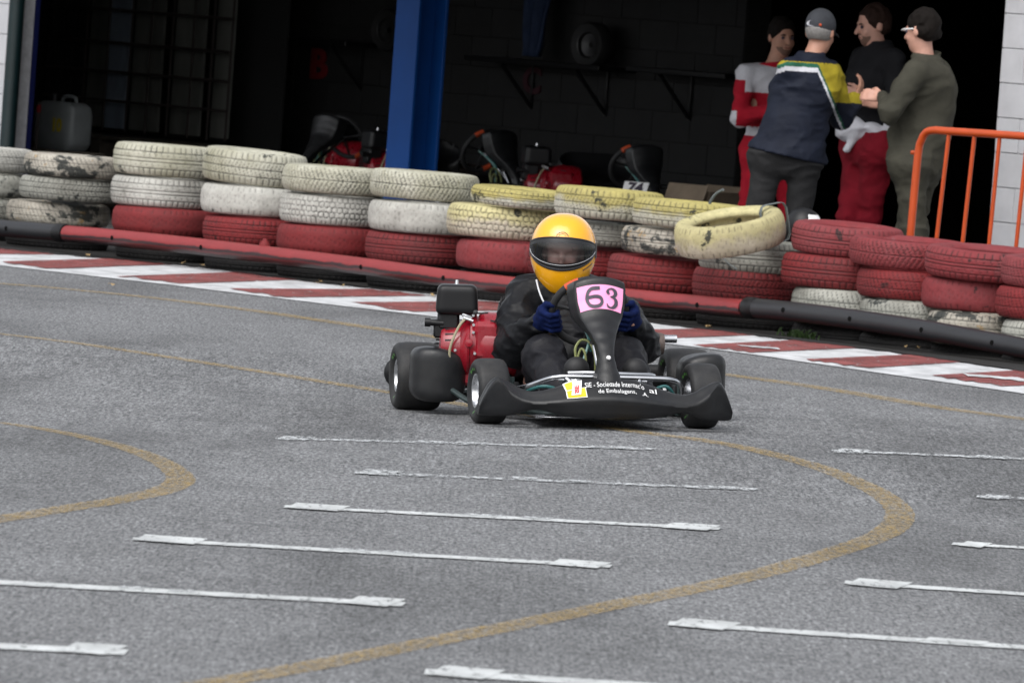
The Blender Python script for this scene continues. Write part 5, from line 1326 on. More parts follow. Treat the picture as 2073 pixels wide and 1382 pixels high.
def make_shield(parent, plate=True):
    zs_ = [.176 + (.570 - .176) * i / 44 for i in range(45)]; us = [-2.0 + 4.0 * i / 40 for i in range(41)]
    v = []; n = len(us)
    for z in zs_:
        for u in us:
            p = shield(u, z); v.append(p)
    f = [(i * n + k, i * n + k + 1, (i + 1) * n + k + 1, (i + 1) * n + k) for i in range(len(zs_) - 1) for k in range(n - 1)]
    # rolled top lip and bottom
    top = [(len(zs_) - 1) * n + k for k in range(n)]; b0 = len(v)
    for k in range(n): q = v[top[k]]; v.append((q[0] * .985, q[1] + .012, q[2] + .009))
    for k in range(n): q = v[top[k]]; v.append((q[0] * .95, q[1] + .045, q[2] + .004))
    f += [(top[k], top[k + 1], b0 + k + 1, b0 + k) for k in range(n - 1)] + [(b0 + k, b0 + k + 1, b0 + n + k + 1, b0 + n + k) for k in range(n - 1)]
    me = mkmesh('number_shield', v, f, MT['plastic'], True, 70); o = link('number_shield', me, parent)
    md = o.modifiers.new('th', 'SOLIDIFY'); md.thickness = .005; md.offset = -1
    bm = bmesh.new(); bm.from_mesh(me); bmesh.ops.recalc_face_normals(bm, faces=bm.faces)
    cen = bm.faces[:][len(bm.faces) // 2]
    if sum(q.normal.y for q in bm.faces if abs(q.calc_center_median().x) < .03) > 0: bmesh.ops.reverse_faces(bm, faces=bm.faces)
    bm.to_mesh(me); bm.free()
    mb = MB(); mb.lathe([(0, -.012), (.005, -.011), (.0085, -.006), (.0095, 0), (.010, .003)], 14, 'Y', tuple(shield(.1, .285) + Vector((0, -.001, 0)))); mb.build('shield_bolt', MT['white_vinyl'], o)
    if plate:
        mb = MB(); mb.grid(lambda a, b_: shield(-.90 + 1.80 * a, .452 + .096 * b_, .003), 24, 10)
        pl = mb.build('number_plate', MT['pink'], o)
        # hand-cut digits drawn as ribbons of varying width in plate space (0..1, 0..1)
        def ribbon(path, wds, name):
            pts = smooth_path([Vector((a, b_, 0)) for a, b_ in path], 8); m_ = MB(); vv = []; ff = []
            L = len(pts)
            for i, p in enumerate(pts):
                t_ = (pts[min(i + 1, L - 1)] - pts[max(i - 1, 0)]).normalized(); nn = Vector((-t_.y, t_.x, 0))
                wv = np.interp(i / (L - 1), np.linspace(0, 1, len(wds)), wds)
                for s in (-1, 1):
                    q = p + Vector((nn.x, nn.y * 1.0, 0)) * wv * s * .5; vv.append((q.x, q.y))
            for i in range(L - 1): ff.append((2 * i, 2 * i + 1, 2 * i + 3, 2 * i + 2))
            out = [shield(-.90 + 1.80 * (q[0] / 2.05), .452 + .096 * q[1], .0065) for q in vv]
            link(name, mkmesh(name, out, ff, MT['ink'], False), pl)
        # digit 6
        ribbon([(.98, .86), (.78, .86), (.60, .84), (.47, .74), (.40, .56), (.40, .36), (.48, .20), (.64, .12), (.84, .12), (1.00, .18), (1.07, .30), (1.03, .43), (.92, .50), (.72, .52), (.45, .50)], [.14, .14, .14, .14, .14, .14, .14, .14, .13], 'digit')
        # digit 3
        ribbon([(1.34, .66), (1.32, .74), (1.40, .84), (1.54, .87), (1.66, .80), (1.69, .70), (1.62, .58), (1.46, .53)], [.10, .11, .06, .08, .16, .17, .11, .05], 'digit')
        ribbon([(1.46, .54), (1.60, .52), (1.72, .42), (1.74, .27), (1.64, .14), (1.50, .09), (1.37, .13), (1.30, .24)], [.05, .08, .16, .18, .14, .07, .09, .03], 'digit')
        ribbon([(1.35, .73), (1.37, .68), (1.40, .70)], [.10, .13, .10], 'digit')
    return o
def moulded(name, boxes, parent, m_, lo, hi, h=.008, fn=None):
    pass
def pod(parent, sx):
    """side pod: rounded moulding, deeper at the back"""
    f = Field((-.15, -.16, .02), (.15, .16, .31), .0062)
    X, Y, Z = np.meshgrid(*f.ax, indexing='ij')
    yy = (Y + .30) / .60
    hw = (.112 if sx < 0 else .095) - .012 * np.clip((.10 - Z) / .06, 0, 1); zt = .272 + .014 * sx * X / .1 - .018 * (X / .1) ** 2; zb = .050 + .018 * np.clip(np.abs(X) / .11, 0, 1) ** 3
    cz = (zt + zb) / 2; hz_ = (zt - zb) / 2; r = .036
    q = np.stack([np.abs(X) - hw + r, np.abs(Y) - .105 + .035 * (X / .11) ** 2 + r, np.abs(Z - cz) - hz_ + r], -1)
    d = np.linalg.norm(np.maximum(q, 0), axis=-1) + np.minimum(q.max(-1), 0) - r
    # shallow hollow on the front face
    f.F = d
    return f.mesh('side_pod', MT['plastic'], parent, it=10)
def make_kart(name, pos, yaw, label, plate=True, decals=True, lean=0.0, group=None, simple=False):
    root = empty(name, pos); root.rotation_euler = (Matrix.Rotation(-lean, 3, 'Y') @ Matrix.Rotation(yaw, 3, 'Z')).to_euler(); tag(root, label, 'kart', group)
    # origin under the front axle; y grows towards the rear
    make_bumper(root, decals); make_shield(root, plate)
    for sx in (-1, 1):
        wheel(root, (sx * .432, 0, .131), .131, .128, .066, sx, R_(3))
        wheel(root, (sx * .562, 1.01, .140), .140, .190, .066, sx, 0)
        o = pod(root, sx); o.location = ((-.520 if sx < 0 else .575), .735, .0)
    # chassis rails, axle, stub axles
    mb = MB()
    for sx in (-1, 1):
        mb.tube(smooth_path([(sx * .34, -.02, .075), (sx * .30, .12, .05), (sx * .22, .3, .045), (sx * .30, .6, .045), (sx * .33, 1.0, .06), (sx * .33, 1.12, .07)], 6), .015, 10)
        mb.tube([(sx * .34, 0, .05), (sx * .34, 0, .19)], .013, 8)
        mb.tube(smooth_path([(sx * .20, .35, .05), (sx * .38, .52, .05), (sx * .47, .64, .10), (sx * .50, .70, .12), (sx * .50, .76, .12), (sx * .46, .80, .10), (sx * .33, .80, .055)], 5), .012, 8)
    mb.tube([(-.30, .02, .055), (.30, .02, .055)], .015, 10); mb.tube([(-.28, .58, .045), (.28, .58, .045)], .014, 8); mb.tube([(-.33, 1.10, .07), (.33, 1.10, .07)], .015, 8)
    mb.build('chassis_frame', MT['frame_green'], root)
    mb = MB(); mb.tube([(-.56, 1.01, .140), (.56, 1.01, .140)], .016, 12); mb.build('rear_axle', MT['steel_dark'], root)
    mb = MB()
    for sx in (-1, 1): mb.tube([(sx * .33, 0, .131), (sx * .44, 0, .131)], .010, 8); mb.tube([(sx * .325, 0, .09), (sx * .325, 0, .17)], .014, 8); mb.tube([(sx * .325, .04, .12), (sx * .06, .10, .13)], .006, 6)
    mb.build('stub_axle', MT['steel_dark'], root)
    mb = MB(); mb.lathe([(.02, -.004), (.088, -.004), (.088, .004), (.02, .004)], 40, 'X', (.27, 1.01, .14)); mb.build('brake_disc', MT['steel_dark'], root)
    mb = MB(); mb.grid(lambda u, v: Vector(((u - .5) * (.56 - .1 * math.sin(v * 3.1)), -.22 + .72 * v, .034 + .012 * max(0, .1 - v) * 8)), 6, 8); o = mb.build('floor_tray', MT['alu'], root); md = o.modifiers.new('s', 'SOLIDIFY'); md.thickness = .003
    # chromed front bars and pedals
    mb = MB()
    mb.tube(smooth_path([(-.335, -.06, .145), (-.300, -.12, .158), (-.235, -.19, .190), (-.195, -.215, .202), (-.12, -.225, .206), (.20, -.225, .206), (.275, -.215, .200), (.315, -.17, .178), (.335, -.10, .13)], 6), .0095, 12)
    mb.build('front_bumper_bar', MT['chrome'], root)
    mb = MB(); mb.tube(smooth_path([(-.14, -.165, .218), (-.05, -.20, .222), (.10, -.20, .220), (.200, -.17, .216), (.215, -.13, .20)], 5), .0080, 10); mb.build('pedal_guard_bar', MT['chrome'], root)
    for sx in (-1, 1):
        mb = MB(); mb.tube([(sx * .150 - .01, -.222, .200), (sx * .125, -.262, .165), (sx * .12, -.27, .11)], .0095, 10); mb.build('bumper_stay', MT['chrome'], root)
        mb = MB(); mb.tube([(sx * .13, -.12, .06), (sx * .13, -.16, .20)], .006, 8); mb.tube([(sx * .13 - .05, -.16, .19), (sx * .13 + .05, -.16, .19)], .008, 8); mb.build('pedal', MT['alu'], root)
    # shield stay: paired chrome tubes
    mb = MB(); mb.tube([(-.022, -.215, .205), (-.028, -.10, .335)], .0085, 10); mb.tube([(-.004, -.225, .200), (-.010, -.10, .33)], .0055, 8); mb.build('shield_stay', MT['chrome'], root)
    mb = MB(); mb.lathe([(0, 0), (.018, 0), (.018, .012), (0, .014)], 12, 'Z', (-.028, -.098, .332)); mb.build('stay_cap', MT['rubber'], root)
    # steering column, wheel
    C = Vector((.000, .19, .452)); ax = Vector((0, .87, .50)).normalized()      # wheel axis points at the driver
    e1 = Vector((1, 0, 0)); e2 = ax.cross(e1).normalized()
    mb = MB(); mb.tube([C - ax * .02, C - ax * .46], .010, 10); mb.build('steering_column', MT['chrome'], root)
    Rw = .150; rot = R_(-30)
    def rimpt(a): return C + (e1 * math.cos(a) + e2 * math.sin(a)) * Rw
    sw = empty('steering_wheel', (0, 0, 0), 0, root)
    mb = MB(); mb.tube([rimpt(2 * math.pi * k / 48) for k in range(48)], .0155, 12, closed=True); mb.build('rim', MT['rubber'], sw)
    s2 = -1 if e2.z < 0 else 1
    for (a0, a1) in ((R_(112), R_(134)), (R_(-68), R_(-46))):
        mb = MB(); mb.tube([rimpt(s2 * (a0 + (a1 - a0) * k / 8)) for k in range(9)], .0172, 12); mb.build('coloured_grip', MT['orange_grip'], sw)
    for a in (R_(170), R_(10), R_(-90)):
        mb = MB(); mb.tube([C - ax * .012, rimpt(a * s2)], .008, 8); mb.build('spoke', MT['steel_dark'], sw)
    mb = MB(); mb.lathe([(0, .012), (.03, .010), (.032, -.01)], 16, 'Z'); hb = mb.build('hub', MT['plastic_dark'], sw, C); hb.rotation_euler = ax.to_track_quat('Z', 'Y').to_euler()
    # tank between the legs, hoses
    f = Field((-.13, -.12, 0), (.15, .16, .22), .008); f.cap((-.06, .02, .10), (.08, .02, .10), .075, None, 0, sq=(1, .8, 1)); f.mesh('fuel_tank', MT['tank'], root)
    hoses = [([(-.045, -.07, .14), (-.062, -.06, .25), (-.035, -.02, .34), (-.05, .05, .40), (-.08, .12, .45)], 'hose_green', .0055), ([(-.015, -.05, .14), (-.012, -.06, .26), (-.03, -.04, .33), (-.065, -.03, .345), (-.092, -.04, .31), (-.085, -.05, .25)], 'hose_yellow', .0055),
             ([(-.055, -.05, .15), (-.05, -.06, .22), (-.055, -.06, .29), (-.07, -.05, .31), (-.082, -.05, .27), (-.07, -.05, .20)], 'hose_yellow', .005), ([(-.02, .0, .30), (-.035, -.02, .36), (-.06, .06, .42)], 'teal', .006)]
    for p, m_, r in hoses:
        mb = MB(); mb.tube(smooth_path(p, 8), r, 8); mb.build('hose', MT[m_], root)
    mb = MB(); mb.tube(smooth_path([(-.33, .05, .10), (-.30, -.05, .13), (-.22, -.12, .16), (-.10, -.1, .12)], 8), .007, 8); mb.build('brake_line', MT['teal'], root)
    mb = MB(); mb.tube(smooth_path([(.34, .06, .07), (.32, -.05, .12), (.26, -.10, .17), (.16, -.05, .10)], 8), .007, 8); mb.build('brake_line', MT['teal'], root)
    for (p, s) in (((-.245, .22, .10), .028), ((-.20, .26, .07), .02), ((-.16, .2, .06), .016), ((.31, .25, .12), .02), ((.27, .2, .08), .018)):
        mb = MB(); mb.lathe([(0, -.03), (s, -.028), (s, .0), (s * .6, .004), (s * .6, .02), (0, .022)], 12, 'X', p); mb.build('fitting', MT['alu'], root)
    # seat
    f = Field((-.30, .38, 0), (.30, 1.12, .60), .012)
    f.cap((-.10, .60, .15), (.10, .60, .15), .13, None, 0); f.cap((-.13, .84, .42), (.13, .84, .42), .13, None, .08); f.cap((-.12, .72, .22), (.12, .72, .22), .14, None, .06)
    G2 = Field((-.30, .38, 0), (.30, 1.12, .60), .012); G2.cap((-.10, .58, .20), (.10, .58, .20), .13, None, 0); G2.cap((-.13, .80, .48), (.13, .80, .48), .13, None, .08); G2.cap((-.12, .67, .27), (.12, .67, .27), .14, None, .06)
    f.F = np.maximum(f.F, -G2.F); f.mesh('seat', MT['plastic_dark'], root)
    # rear bumper
    f = Field((-.73, 1.10, .02), (.73, 1.30, .28), .011); f.cap((-.62, 1.20, .145), (.62, 1.20, .145), .048, None, 0, sq=(1, 1.6, .8)); f.mesh('rear_bumper', MT['plastic_dark'], root)
    # engine (picture left) -------------------------------------------
    en = empty('engine', (-.328, .74, .285), R_(-9), root)
    mb = MB(); mb.lathe([(.03, .175), (.110, .172), (.128, .158), (.136, .12), (.137, .0), (.130, -.02), (.118, -.028), (.118, -.032), (.126, -.036), (.127, -.06), (.04, -.062)], 48, 'X'); mb.build('drum_cover', MT['eng_red'], en)
    mb = MB(); mb.lathe([(.05, -.058), (.119, -.062), (.122, -.072), (.112, -.085), (.096, -.10), (.090, -.165), (.082, -.178), (.060, -.184), (.0, -.186)], 40, 'X', (0, -.01, -.012)); mb.build('recoil_cover', MT['eng_red'], en)
    for k in range(9):
        a = R_(20 + k * 17)
        if k in (4,): continue
        mb = MB(); mb.box((-.135, -.01 - math.cos(a) * .0915, -.012 + math.sin(a) * .0915), (.055, .004, .006), rot=Matrix.Rotation(-a, 3, 'X')); mb.build('vent_slot', MT['rubber'], en, smooth=False)
    mb = MB(); mb.box((-.02, .02, -.10), (.22, .17, .13), .012); mb.box((.03, -.03, .02), (.16, .20, .16), .02); mb.build('crankcase', MT['eng_red'], en, ang=30)
    mb = MB(); mb.lathe([(0, .014), (.016, .012), (.019, -.01), (.012, -.02)], 12, 'Y', (-.065, -.128, .012))
    o = mb.build('oil_cap', MT['eng_red'], en)
    for vv in o.data.vertices: vv.co.y = -.256 - vv.co.y
    for (a, b_, c_) in ((-.048, -.118, .055), (-.048, -.105, .085), (-.12, -.10, -.02), (-.05, -.06, .122), (-.04, -.124, -.03)):
        mb = MB(); mb.lathe([(0, -.008), (.006, -.008), (.006, .006), (0, .006)], 8, 'Y', (a, b_ - .006, c_)); mb.build('bolt', MT['alu'], en)
    f = Field((-.28, -.17, .07), (.02, .18, .30), .0075)
    X, Y, Z = np.meshgrid(*f.ax, indexing='ij'); r = .024
    wz = (Z - .185) / .065
    q = np.stack([np.abs(X + .117) - (.084 - .004 * wz) + r, np.abs(Y - .0) - .085 + r, np.abs(Z - .183) - .062 + r], -1)
    f.F = np.linalg.norm(np.maximum(q, 0), axis=-1) + np.minimum(q.max(-1), 0) - r
    f.mesh('air_filter_box', MT['plastic_dark'], en)
    mb = MB(); mb.lathe([(0, .264), (.006, .262), (.008, .247), (.013, .246), (.013, .243)], 12, 'Z', (-.12, .0, 0)); mb.build('wing_nut', MT['alu'], en)
    mb = MB(); mb.lathe([(0, .094), (.009, .092), (.011, .08)], 10, 'Y'); o = mb.build('filter_knob', MT['steel_dark'], en, (-.042, 0, .135))
    for vv in o.data.vertices: vv.co.y *= -1
    mb = MB(); mb.box((-.15, -.0, .095), (.09, .12, .075), .012); mb.box((-.185, -.02, .055), (.05, .07, .06), .008); mb.tube([(-.17, -.05, .085), (-.235, -.05, .088)], .013, 10); mb.lathe([(0, -.012), (.018, -.012), (.018, .012), (0, .012)], 12, 'X', (-.235, -.05, .088)); mb.build('carburettor', MT['plastic_dark'], en)
    mb = MB(); mb.box((-.075, -.095, .118), (.045, .012, .014), .003, rot=Matrix.Rotation(.3, 3, 'Y')); mb.tube([(-.09, -.10, .112), (-.05, -.10, .10)], .006, 8); mb.build('throttle_lever', MT['alu'], en)
    mb = MB(); mb.tube(smooth_path([(-.085, -.10, .105), (-.105, -.112, .08), (-.128, -.122, .03), (-.142, -.125, -.02), (-.14, -.12, -.07)], 8), .0058, 8); mb.build('fuel_hose', MT['hose_tan'], en)
    for k in range(7):
        mb = MB(); mb.box((-.155 + .006 * (k % 2), .03, .02 + k * .016 - .02), (.10, .10, .006), .001); mb.build('cooling_fin', MT['steel_dark'], en, smooth=False)
    mb = MB(); mb.tube([(-.05, -.075, .13), (.01, -.10, .135)], .0035, 6); mb.tube([(.02, -.115, .105), (.055, -.118, .10)], .003, 6); mb.build('choke_rod', MT['rubber'], en)
    # silencer (picture right)
    sl2 = empty('silencer', (.40, .90, .30), R_(0), root)
    mb = MB(); mb.lathe([(0, -.13), (.040, -.13), (.046, -.12), (.046, .035), (.042, .046), (0, .048)], 28, 'X'); mb.build('silencer_body', MT['muffler'], sl2)
    mb = MB(); mb.lathe([(.0, .05), (.0135, .05), (.0135, .098), (.0165, .10), (.0165, .038), (.018, .03)], 18, 'X', (0, -.005, .022)); mb.build('tail_pipe', MT['alu'], sl2)
    mb = MB(); mb.tube(smooth_path([(-.10, 0, 0), (-.25, .06, -.02), (-.55, .03, -.03)], 6), .015, 10); mb.build('exhaust_pipe', MT['muffler'], sl2)
    # rear panel behind the axle on the right, drive guard
    mb = MB(); mb.box((.36, 1.13, .105), (.22, .015, .05), .004); mb.build('rear_plate', MT['plastic_dark'], root)
    return root
KP = G(1202, 862)
BANK = math.atan((H(KP.x + .4, KP.y + .4) - H(KP.x - .4, KP.y + .4)) / .8)
kart = make_kart('racing_kart', KP, KY, 'black racing kart with pink number 63 plate cornering on the asphalt', lean=BANK)
KM = Matrix.Translation(KP) @ (Matrix.Rotation(-BANK, 4, 'Y') @ Matrix.Rotation(KY, 4, 'Z'))

# ================================================================== DRIVER
def make_driver():
    root = empty('person', KP); root.rotation_euler = kart.rotation_euler.copy(); tag(root, 'kart driver in black rain suit, blue gloves and yellow full face helmet', 'person')
    A = np.array
    J = dict(pelvis=A((0, .66, .17)), waist=A((-.01, .70, .30)), chest=A((-.02, .70, .44)), neck=A((-.03, .655, .56)),
             hipL=A((-.10, .60, .15)), hipR=A((.10, .60, .15)), knL=A((-.165, .235, .272)), knR=A((.165, .225, .270)), anL=A((-.105, -.03, .115)), anR=A((.145, -.03, .115)), toeL=A((-.098, -.115, .235)), toeR=A((.140, -.115, .235)),
             shL=A((-.185, .66, .495)), shR=A((.165, .66, .495)), elL=A((-.238, .48, .285)), elR=A((.255, .47, .300)), wrL=A((-.185, .265, .400)), wrR=A((.195, .255, .405)))
    lo = A((-.42, -.22, 0)); hi = A((.44, .98, .92)); vox = .0085
    def torso(f, o):
        f.cap(J['hipL'], J['hipR'], .105 + o, None, .04); f.cap(J['pelvis'], J['waist'], .135 + o, .135 + o, .05); f.cap(J['waist'], J['chest'], .130 + o, .14 + o, .05)
        f.cap(J['shL'] * .8 + J['shR'] * .2, J['shR'] * .8 + J['shL'] * .2, .072 + o, None, .06); f.cap(J['chest'], J['neck'], .105 + o, .06 + o, .05)
    def arms(f, o, of, to=1.0):
        for s in 'LR':
            f.cap(J['sh' + s], J['el' + s], .056 + o, .050 + o, .03); e = J['el' + s]; f.cap(e, e + (J['wr' + s] - e) * to, .050 + o, .034 + of, .03)
    def legs(f, o, to=1.0):
        for s in 'LR':
            f.cap(J['hip' + s], J['kn' + s], .085 + o, .062 + o, .03); a = J['kn' + s]; f.cap(a, a + (J['an' + s] - a) * to, .062 + o, .044 + o, .03)
    hc = A((-.032, .63, .672)); Rm = axes(R_(-14), R_(-6), R_(1))
    f = Field(lo, hi, vox); torso(f, -.02); arms(f, -.012, -.006); legs(f, -.015); f.cap(J['neck'] - (0, 0, .06), hc - (0, 0, .06), .058, .05, .02); head_field(f, hc, Rm, 1.0)
    for s in 'LR': f.cap(J['an' + s], J['toe' + s], .035, .03, .02)
    for s, sg in (('L', 1), ('R', -1)): f.cap(J['wr' + s], J['wr' + s] + (sg * .02, -.05, .01), .026, .024, .02)
    f.mesh('body', MT['skin'], root)
    # jacket, with big crumpled nylon folds
    def sleeve_bulk(f):
        f.cap((-.225, .60, .40), (-.262, .47, .285), .078, .070, .04); f.cap((-.255, .44, .30), (-.225, .34, .345), .070, .055, .04)
        f.cap((.215, .60, .42), (.262, .46, .30), .078, .072, .04); f.cap((.262, .43, .31), (.24, .33, .35), .072, .058, .04)
        f.cap((-.02, .55, .30), (-.02, .50, .22), .15, .14, .06)
    f = Field(lo, hi, .0065); torso(f, .014); arms(f, .016, .012, .93); sleeve_bulk(f)
    f.cap(J['neck'] - (0, 0, .05), J['neck'] + (0, 0, .01), .085, .078, .02)
    f.fold(.021, (8, 7, 13), 3); f.fold(.004, (26, 22, 40), 5)
    f.cut((0, .45, .20), (0, -.25, -1)); f.cut(J['neck'] + A((0, 0, .035)), (0, -.2, 1))
    f.mesh('jacket', MT['nylon'], root)
    f = Field(lo, hi, .0075); f.cap(J['hipL'], J['hipR'], .115, None, .03); legs(f, .014, .92)
    for s, sg in (('L', -1), ('R', 1)): f.cap(J['kn' + s] + (sg * .02, .04, -.03), J['an' + s] + (sg * .045, .05, .02), .060, .055, .04)
    f.fold(.018, (9, 9, 14), 11); f.fold(.004, (30, 30, 44), 2)
    f.cut((0, .50, 0), (0, 1, .1)); f.cut((0, 0, .045), (0, 0, -1)); f.mesh('trousers', MT['nylon_grey'], root)
    mb = MB(); mb.tube(smooth_path([(-.150, .575, .562), (-.142, .553, .52), (-.130, .535, .485), (-.112, .525, .452)], 6), .0038, 8); mb.build('piping', MT['piping'], root)
    # shoes: soles towards the camera
    for s in 'LR':
        f = Field(J['toe' + s] - .12, J['toe' + s] + .14, .006); a = J['an' + s] + A((0, -.045, -.02)); b_ = J['toe' + s]
        f.cap(a, b_, .040, .047, 0, sq=(.92, 1.15, 1)); f.cap(a + A((0, .03, 0)), b_ + A((0, .035, -.02)), .044, .040, .02); f.mesh('shoe', MT['shoe'], root)
        mb = MB(); ring = []
        d = (b_ - a) / np.linalg.norm(b_ - a)
    # gloves with fingers closed on the rim
    C = A((.000, .19, .452)); ax = A((0, .87, .50)); ax = ax / np.linalg.norm(ax); e1 = A((1., 0, 0)); e2 = np.cross(ax, e1)
    for s, sg in (('L', -1), ('R', 1)):
        ang_ = R_(165) if sg < 0 else R_(10)
        g = C + (e1 * math.cos(ang_) + e2 * math.sin(ang_)) * .150
        tng = (-e1 * math.sin(ang_) + e2 * math.cos(ang_)); up = tng * (1 if tng[2] > 0 else -1)
        f = Field(g - .13, g + .14, .0045)
        out = e1 * sg
        # palm lies outside/behind the rim, fingers pass in front (towards the camera) and curl back inside
        w0 = J['wr' + s]; pc = g + out * .030 + ax * .012
        f.cap(w0 - (w0 - pc) * 0, pc, .040, .034, .02)
        f.cap(pc - up * .030, pc + up * .028, .030, .028, .02)
        for i in range(4):
            c0 = g + up * (.036 - .0235 * i); r = .0128 - .0006 * abs(i - 1.4)
            k1 = c0 + out * .036 - ax * .010; k2 = c0 + out * .010 - ax * .034; k3 = c0 - out * .020 - ax * .026; k4 = c0 - out * .028 - ax * .002
            f.cap(c0 + out * .038 + ax * .012, k1, r * 1.1, r * 1.05, .006); f.cap(k1, k2, r * 1.05, r, .004); f.cap(k2, k3, r, r * .95, .004); f.cap(k3, k4, r * .95, r * .9, .004)
        t0 = pc + up * .028; t1 = g + up * .062 + ax * .010 + out * .016; t2 = g + up * .070 - out * .012 - ax * .006
        f.cap(t0, t1, .018, .0145, .01); f.cap(t1, t2, .014, .012, .005)
        f.fold(.003, (90, 90, 90), 3, ridge=False); f.mesh('glove', MT['glove'], root)
    # helmet --------------------------------------------------------------
    HM = Matrix(((-Rm[0, 0], -Rm[0, 1], Rm[0, 2]), (-Rm[1, 0], -Rm[1, 1], Rm[1, 2]), (-Rm[2, 0], -Rm[2, 1], Rm[2, 2]))).to_4x4()   # local: x right, -y forward, z up
    he = empty('helmet', Vector(hc) + Vector((0, 0, .012)), 0, root); he.rotation_euler = (HM.to_3x3()).to_euler()
    def hs(az, el, off=0.0):
        ce, se = math.cos(el), math.sin(el); dx, dy, dz = math.sin(az) * ce, -math.cos(az) * ce, se
        a, b_, c_ = .133, .158, (.150 if dz > 0 else .205)
        if dy < 0: b_ = .150
        p = 2.25
        r = (abs(dx / a) ** p + abs(dy / b_) ** p + abs(dz / c_) ** p) ** (-1 / p)
        fr = max(0.0, -dy) ** 1.5
        r *= 1 + .10 * fr * max(0, -dz) ** .7 * 1.0 - .025 * fr * max(0, dz)      # chin bar pushed out
        n_ = Vector((dx, dy, dz))
        taper = 1 - .38 * max(0.0, -dz - .30) ** 1.3
        q = n_ * (r + off); q.x *= taper; return q
    def port_top(az): a = az / R_(72); return R_(26) - R_(12) * a * a
    def port_bot(az): a = abs(az / R_(72)); return R_(-22) + R_(22) * a ** 1.8
    AZM = R_(72)
    # shell in bands: above the port, below the port, and the back
    m_ = MB()
    NA = 64
    m_.grid(lambda u, v: hs(-AZM + 2 * AZM * u, port_top(-AZM + 2 * AZM * u) * (1 - v) + R_(89.9) * v), NA, 24)
    EB = R_(-58)
    m_.grid(lambda u, v: hs(-AZM + 2 * AZM * u, EB * (1 - v) + port_bot(-AZM + 2 * AZM * u) * v), NA, 12)
    m_.grid(lambda u, v: hs(AZM + (2 * math.pi - 2 * AZM) * u, EB * (1 - v) + R_(89.9) * v), NA, 36)
    me = mkmesh('helmet_shell', m_.v, m_.f, MT['helmet'], True, 180); bm = bmesh.new(); bm.from_mesh(me); bmesh.ops.remove_doubles(bm, verts=bm.verts, dist=.0006); bmesh.ops.recalc_face_normals(bm, faces=bm.faces)
    if sum(q.normal.dot(q.calc_center_median()) for q in bm.faces) < 0: bmesh.ops.reverse_faces(bm, faces=bm.faces)
    bm.to_mesh(me); bm.free(); me.polygons.foreach_set('use_smooth', [True] * len(me.polygons))
    o = link('helmet_shell', me, he); md = o.modifiers.new('s', 'SOLIDIFY'); md.thickness = .006; md.offset = -1
    md.use_rim = True
    # padding inside
    m_ = MB(); m_.grid(lambda u, v: hs(AZM * .8 + (2 * math.pi - 1.6 * AZM) * u, R_(-55) * (1 - v) + R_(88) * v, -.024), 48, 24); m_.grid(lambda u, v: hs(-AZM + 2 * AZM * u, R_(-55) * (1 - v) + (port_bot(-AZM + 2 * AZM * u) - R_(3)) * v, -.020), 30, 8); m_.grid(lambda u, v: hs(-AZM + 2 * AZM * u, (port_top(-AZM + 2 * AZM * u) + R_(3)) * (1 - v) + R_(88) * v, -.020), 30, 8)
    m_.build('lining', MT['helmet_trim'], he, ang=180)
    # rubber gasket round the eye port
    loop = [hs(-AZM + 2 * AZM * k / 30, port_top(-AZM + 2 * AZM * k / 30), .0005) for k in range(31)] + [hs(AZM - 2 * AZM * k / 30, port_bot(AZM - 2 * AZM * k / 30), .0005) for k in range(31)]
    m_ = MB(); m_.tube(loop, .0055, 8, closed=True); m_.build('port_gasket', MT['helmet_trim'], he)
    # chin guard inner black strip, shown under the visor edge
    m_ = MB(); m_.grid(lambda u, v: hs(-AZM * .97 + 1.94 * AZM * u, port_bot(-AZM * .97 + 1.94 * AZM * u) + R_(.5) + v * R_(7.5) * (1 - (2 * u - 1) ** 2 * .6), -.004), 40, 4); m_.build('breath_guard', MT['helmet_trim'], he)
    vb = lambda az: port_bot(az) + R_(7.0) * (1 - abs(az / AZM) ** 2 * .7)
    vt = lambda az: port_top(az) + R_(1.5)
    AV = R_(74)
    m_ = MB(); m_.grid(lambda u, v: hs(-AV + 2 * AV * u, vb(-AV + 2 * AV * u) * (1 - v) + (vt(-AV + 2 * AV * u) - R_(9)) * v, .0035), 48, 12); m_.build('visor', MT['visor'], he, ang=180)
    m_ = MB(); m_.grid(lambda u, v: hs(-AV + 2 * AV * u, (vt(-AV + 2 * AV * u) - R_(9)) * (1 - v) + vt(-AV + 2 * AV * u) * v, .004), 48, 4); o = m_.build('visor_strip', MT['helmet_trim'], he, ang=180)
    m_ = MB(); m_.tube([hs(-AV + 2 * AV * k / 40, vb(-AV + 2 * AV * k / 40), .0045) for k in range(41)], .0013, 6); m_.build('visor_edge', MT['visor_lip'], he)
    for sg in (-1, 1):
        m_ = MB(); m_.grid(lambda u, v: hs(sg * (R_(74) + R_(16) * u), R_(-10) + R_(26) * v, .0035 + .002 * math.sin(math.pi * u)), 6, 8); o = m_.build('visor_pivot', MT['helmet_trim'], he, ang=180)
    # oval outline emblem on the brow
    for (rx, ry, w_) in ((R_(10), R_(7), .0013), (R_(6.2), R_(4.2), .0009)):
        m_ = MB(); m_.tube([hs(R_(1) + rx * math.cos(a), R_(28.5) + ry * math.sin(a), .0012) for a in np.linspace(R_(0), R_(180), 24)], w_, 6); m_.build('brow_emblem', MT['helmet_trim'], he)
    # small dark maker's mark on the chin bar
    m_ = MB()
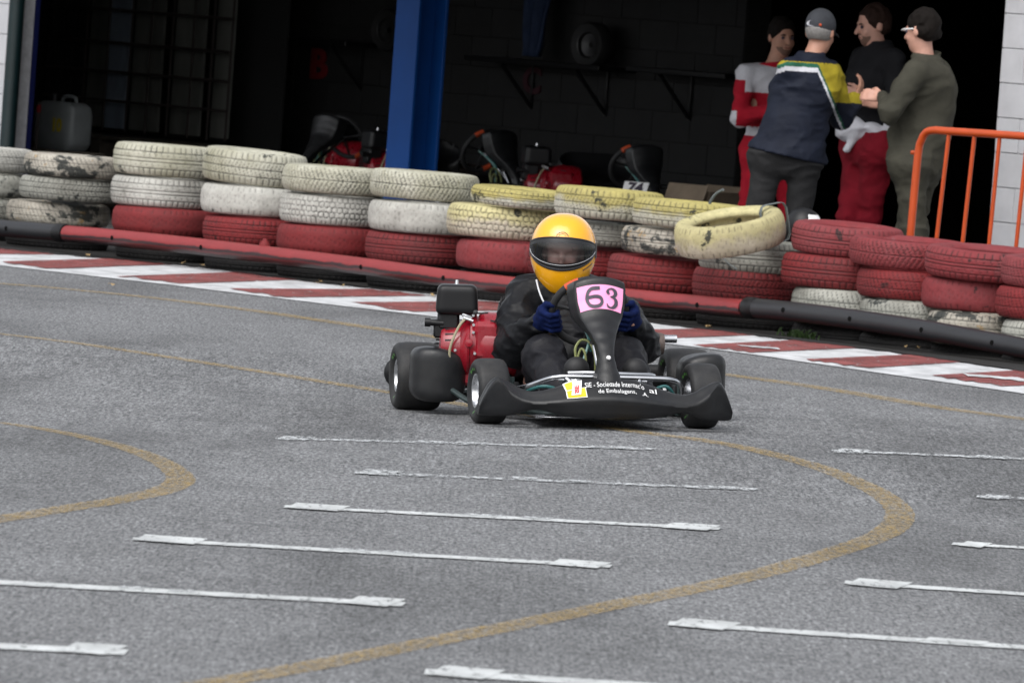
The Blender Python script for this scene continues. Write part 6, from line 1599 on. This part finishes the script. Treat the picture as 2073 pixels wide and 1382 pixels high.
    for k in range(9):
        a0 = R_(38 + k * 2.6); m_.grid(lambda u, v: hs(a0 + R_(1.7) * u, R_(-24 + k * .85) + R_(2.4) * v, .0012), 2, 1)
    m_.build('chin_mark', MT['ink'], he)
    return root
make_driver()

# ================================================================== PARKED KARTS in the garage (copies of the kart, parts and all)
def copy_tree(o, parent=None, keep=lambda n: True):
    c = o.copy(); COL.objects.link(c); c.parent = parent
    for ch in list(o.children):
        if keep(ch.name): copy_tree(ch, c, keep)
    return c
def parked(px, py, off, yaw, label, nose=None):
    p = W(px, py, off); c = copy_tree(kart, None, lambda n: not n.startswith(('number_plate', 'fairing_lettering', 'emblem', 'bolt', 'wheel_nut', 'tyre_print')))
    c.name = 'parked_kart'; c.location = (p.x, p.y, .012 + .22); c.rotation_euler = (0, 0, yaw); tag(c, label, 'kart', 'karts parked on stands in the garage')
    b = MB()
    for (x, y) in ((-.25, .15), (.25, .15), (-.25, .9), (.25, .9)):
        b.box((x, y, .105), (.04, .04, .20), .003)
    b.box((-.25, .52, .19), (.03, .72, .02), .003); b.box((.25, .52, .19), (.03, .72, .02), .003)
    s = b.build('kart_stand', MT['steel_dark'], None, (p.x, p.y, .012), (0, 0, yaw), smooth=False); tag(s, 'low steel stand under the ' + ' '.join(label.split()[:8]).rstrip(','), 'stand', 'low stands under the parked karts')
    return c
parked(660, 330, OFF + 1.5, R_(-35), 'dark kart parked left of the blue column, its wheel below letter B')
parked(1010, 330, OFF + 1.6, R_(35), 'dark kart parked right of the blue column beneath the letter C')
k3 = parked(1300, 400, OFF + 1.2, R_(20), 'dark kart parked in the garage with a small white 74 plate')
a = W(1286, 382, OFF + .72)
mb = MB(); mb.box((0, 0, 0), (.16, .006, .10), .002); pl = mb.build('race_plate', MT['white_vinyl'], None, a, (R_(-35), 0, ANG * .4), smooth=False); tag(pl, 'small tilted white plate with dark 74 in the garage', 'plate')
v, f = text_geo('74', .10, .001, .004); link('plate_number', mkmesh('plate_number', [(p.x, -.0045 - p.z, p.y) for p in v], f, MT['ink'], False), pl)
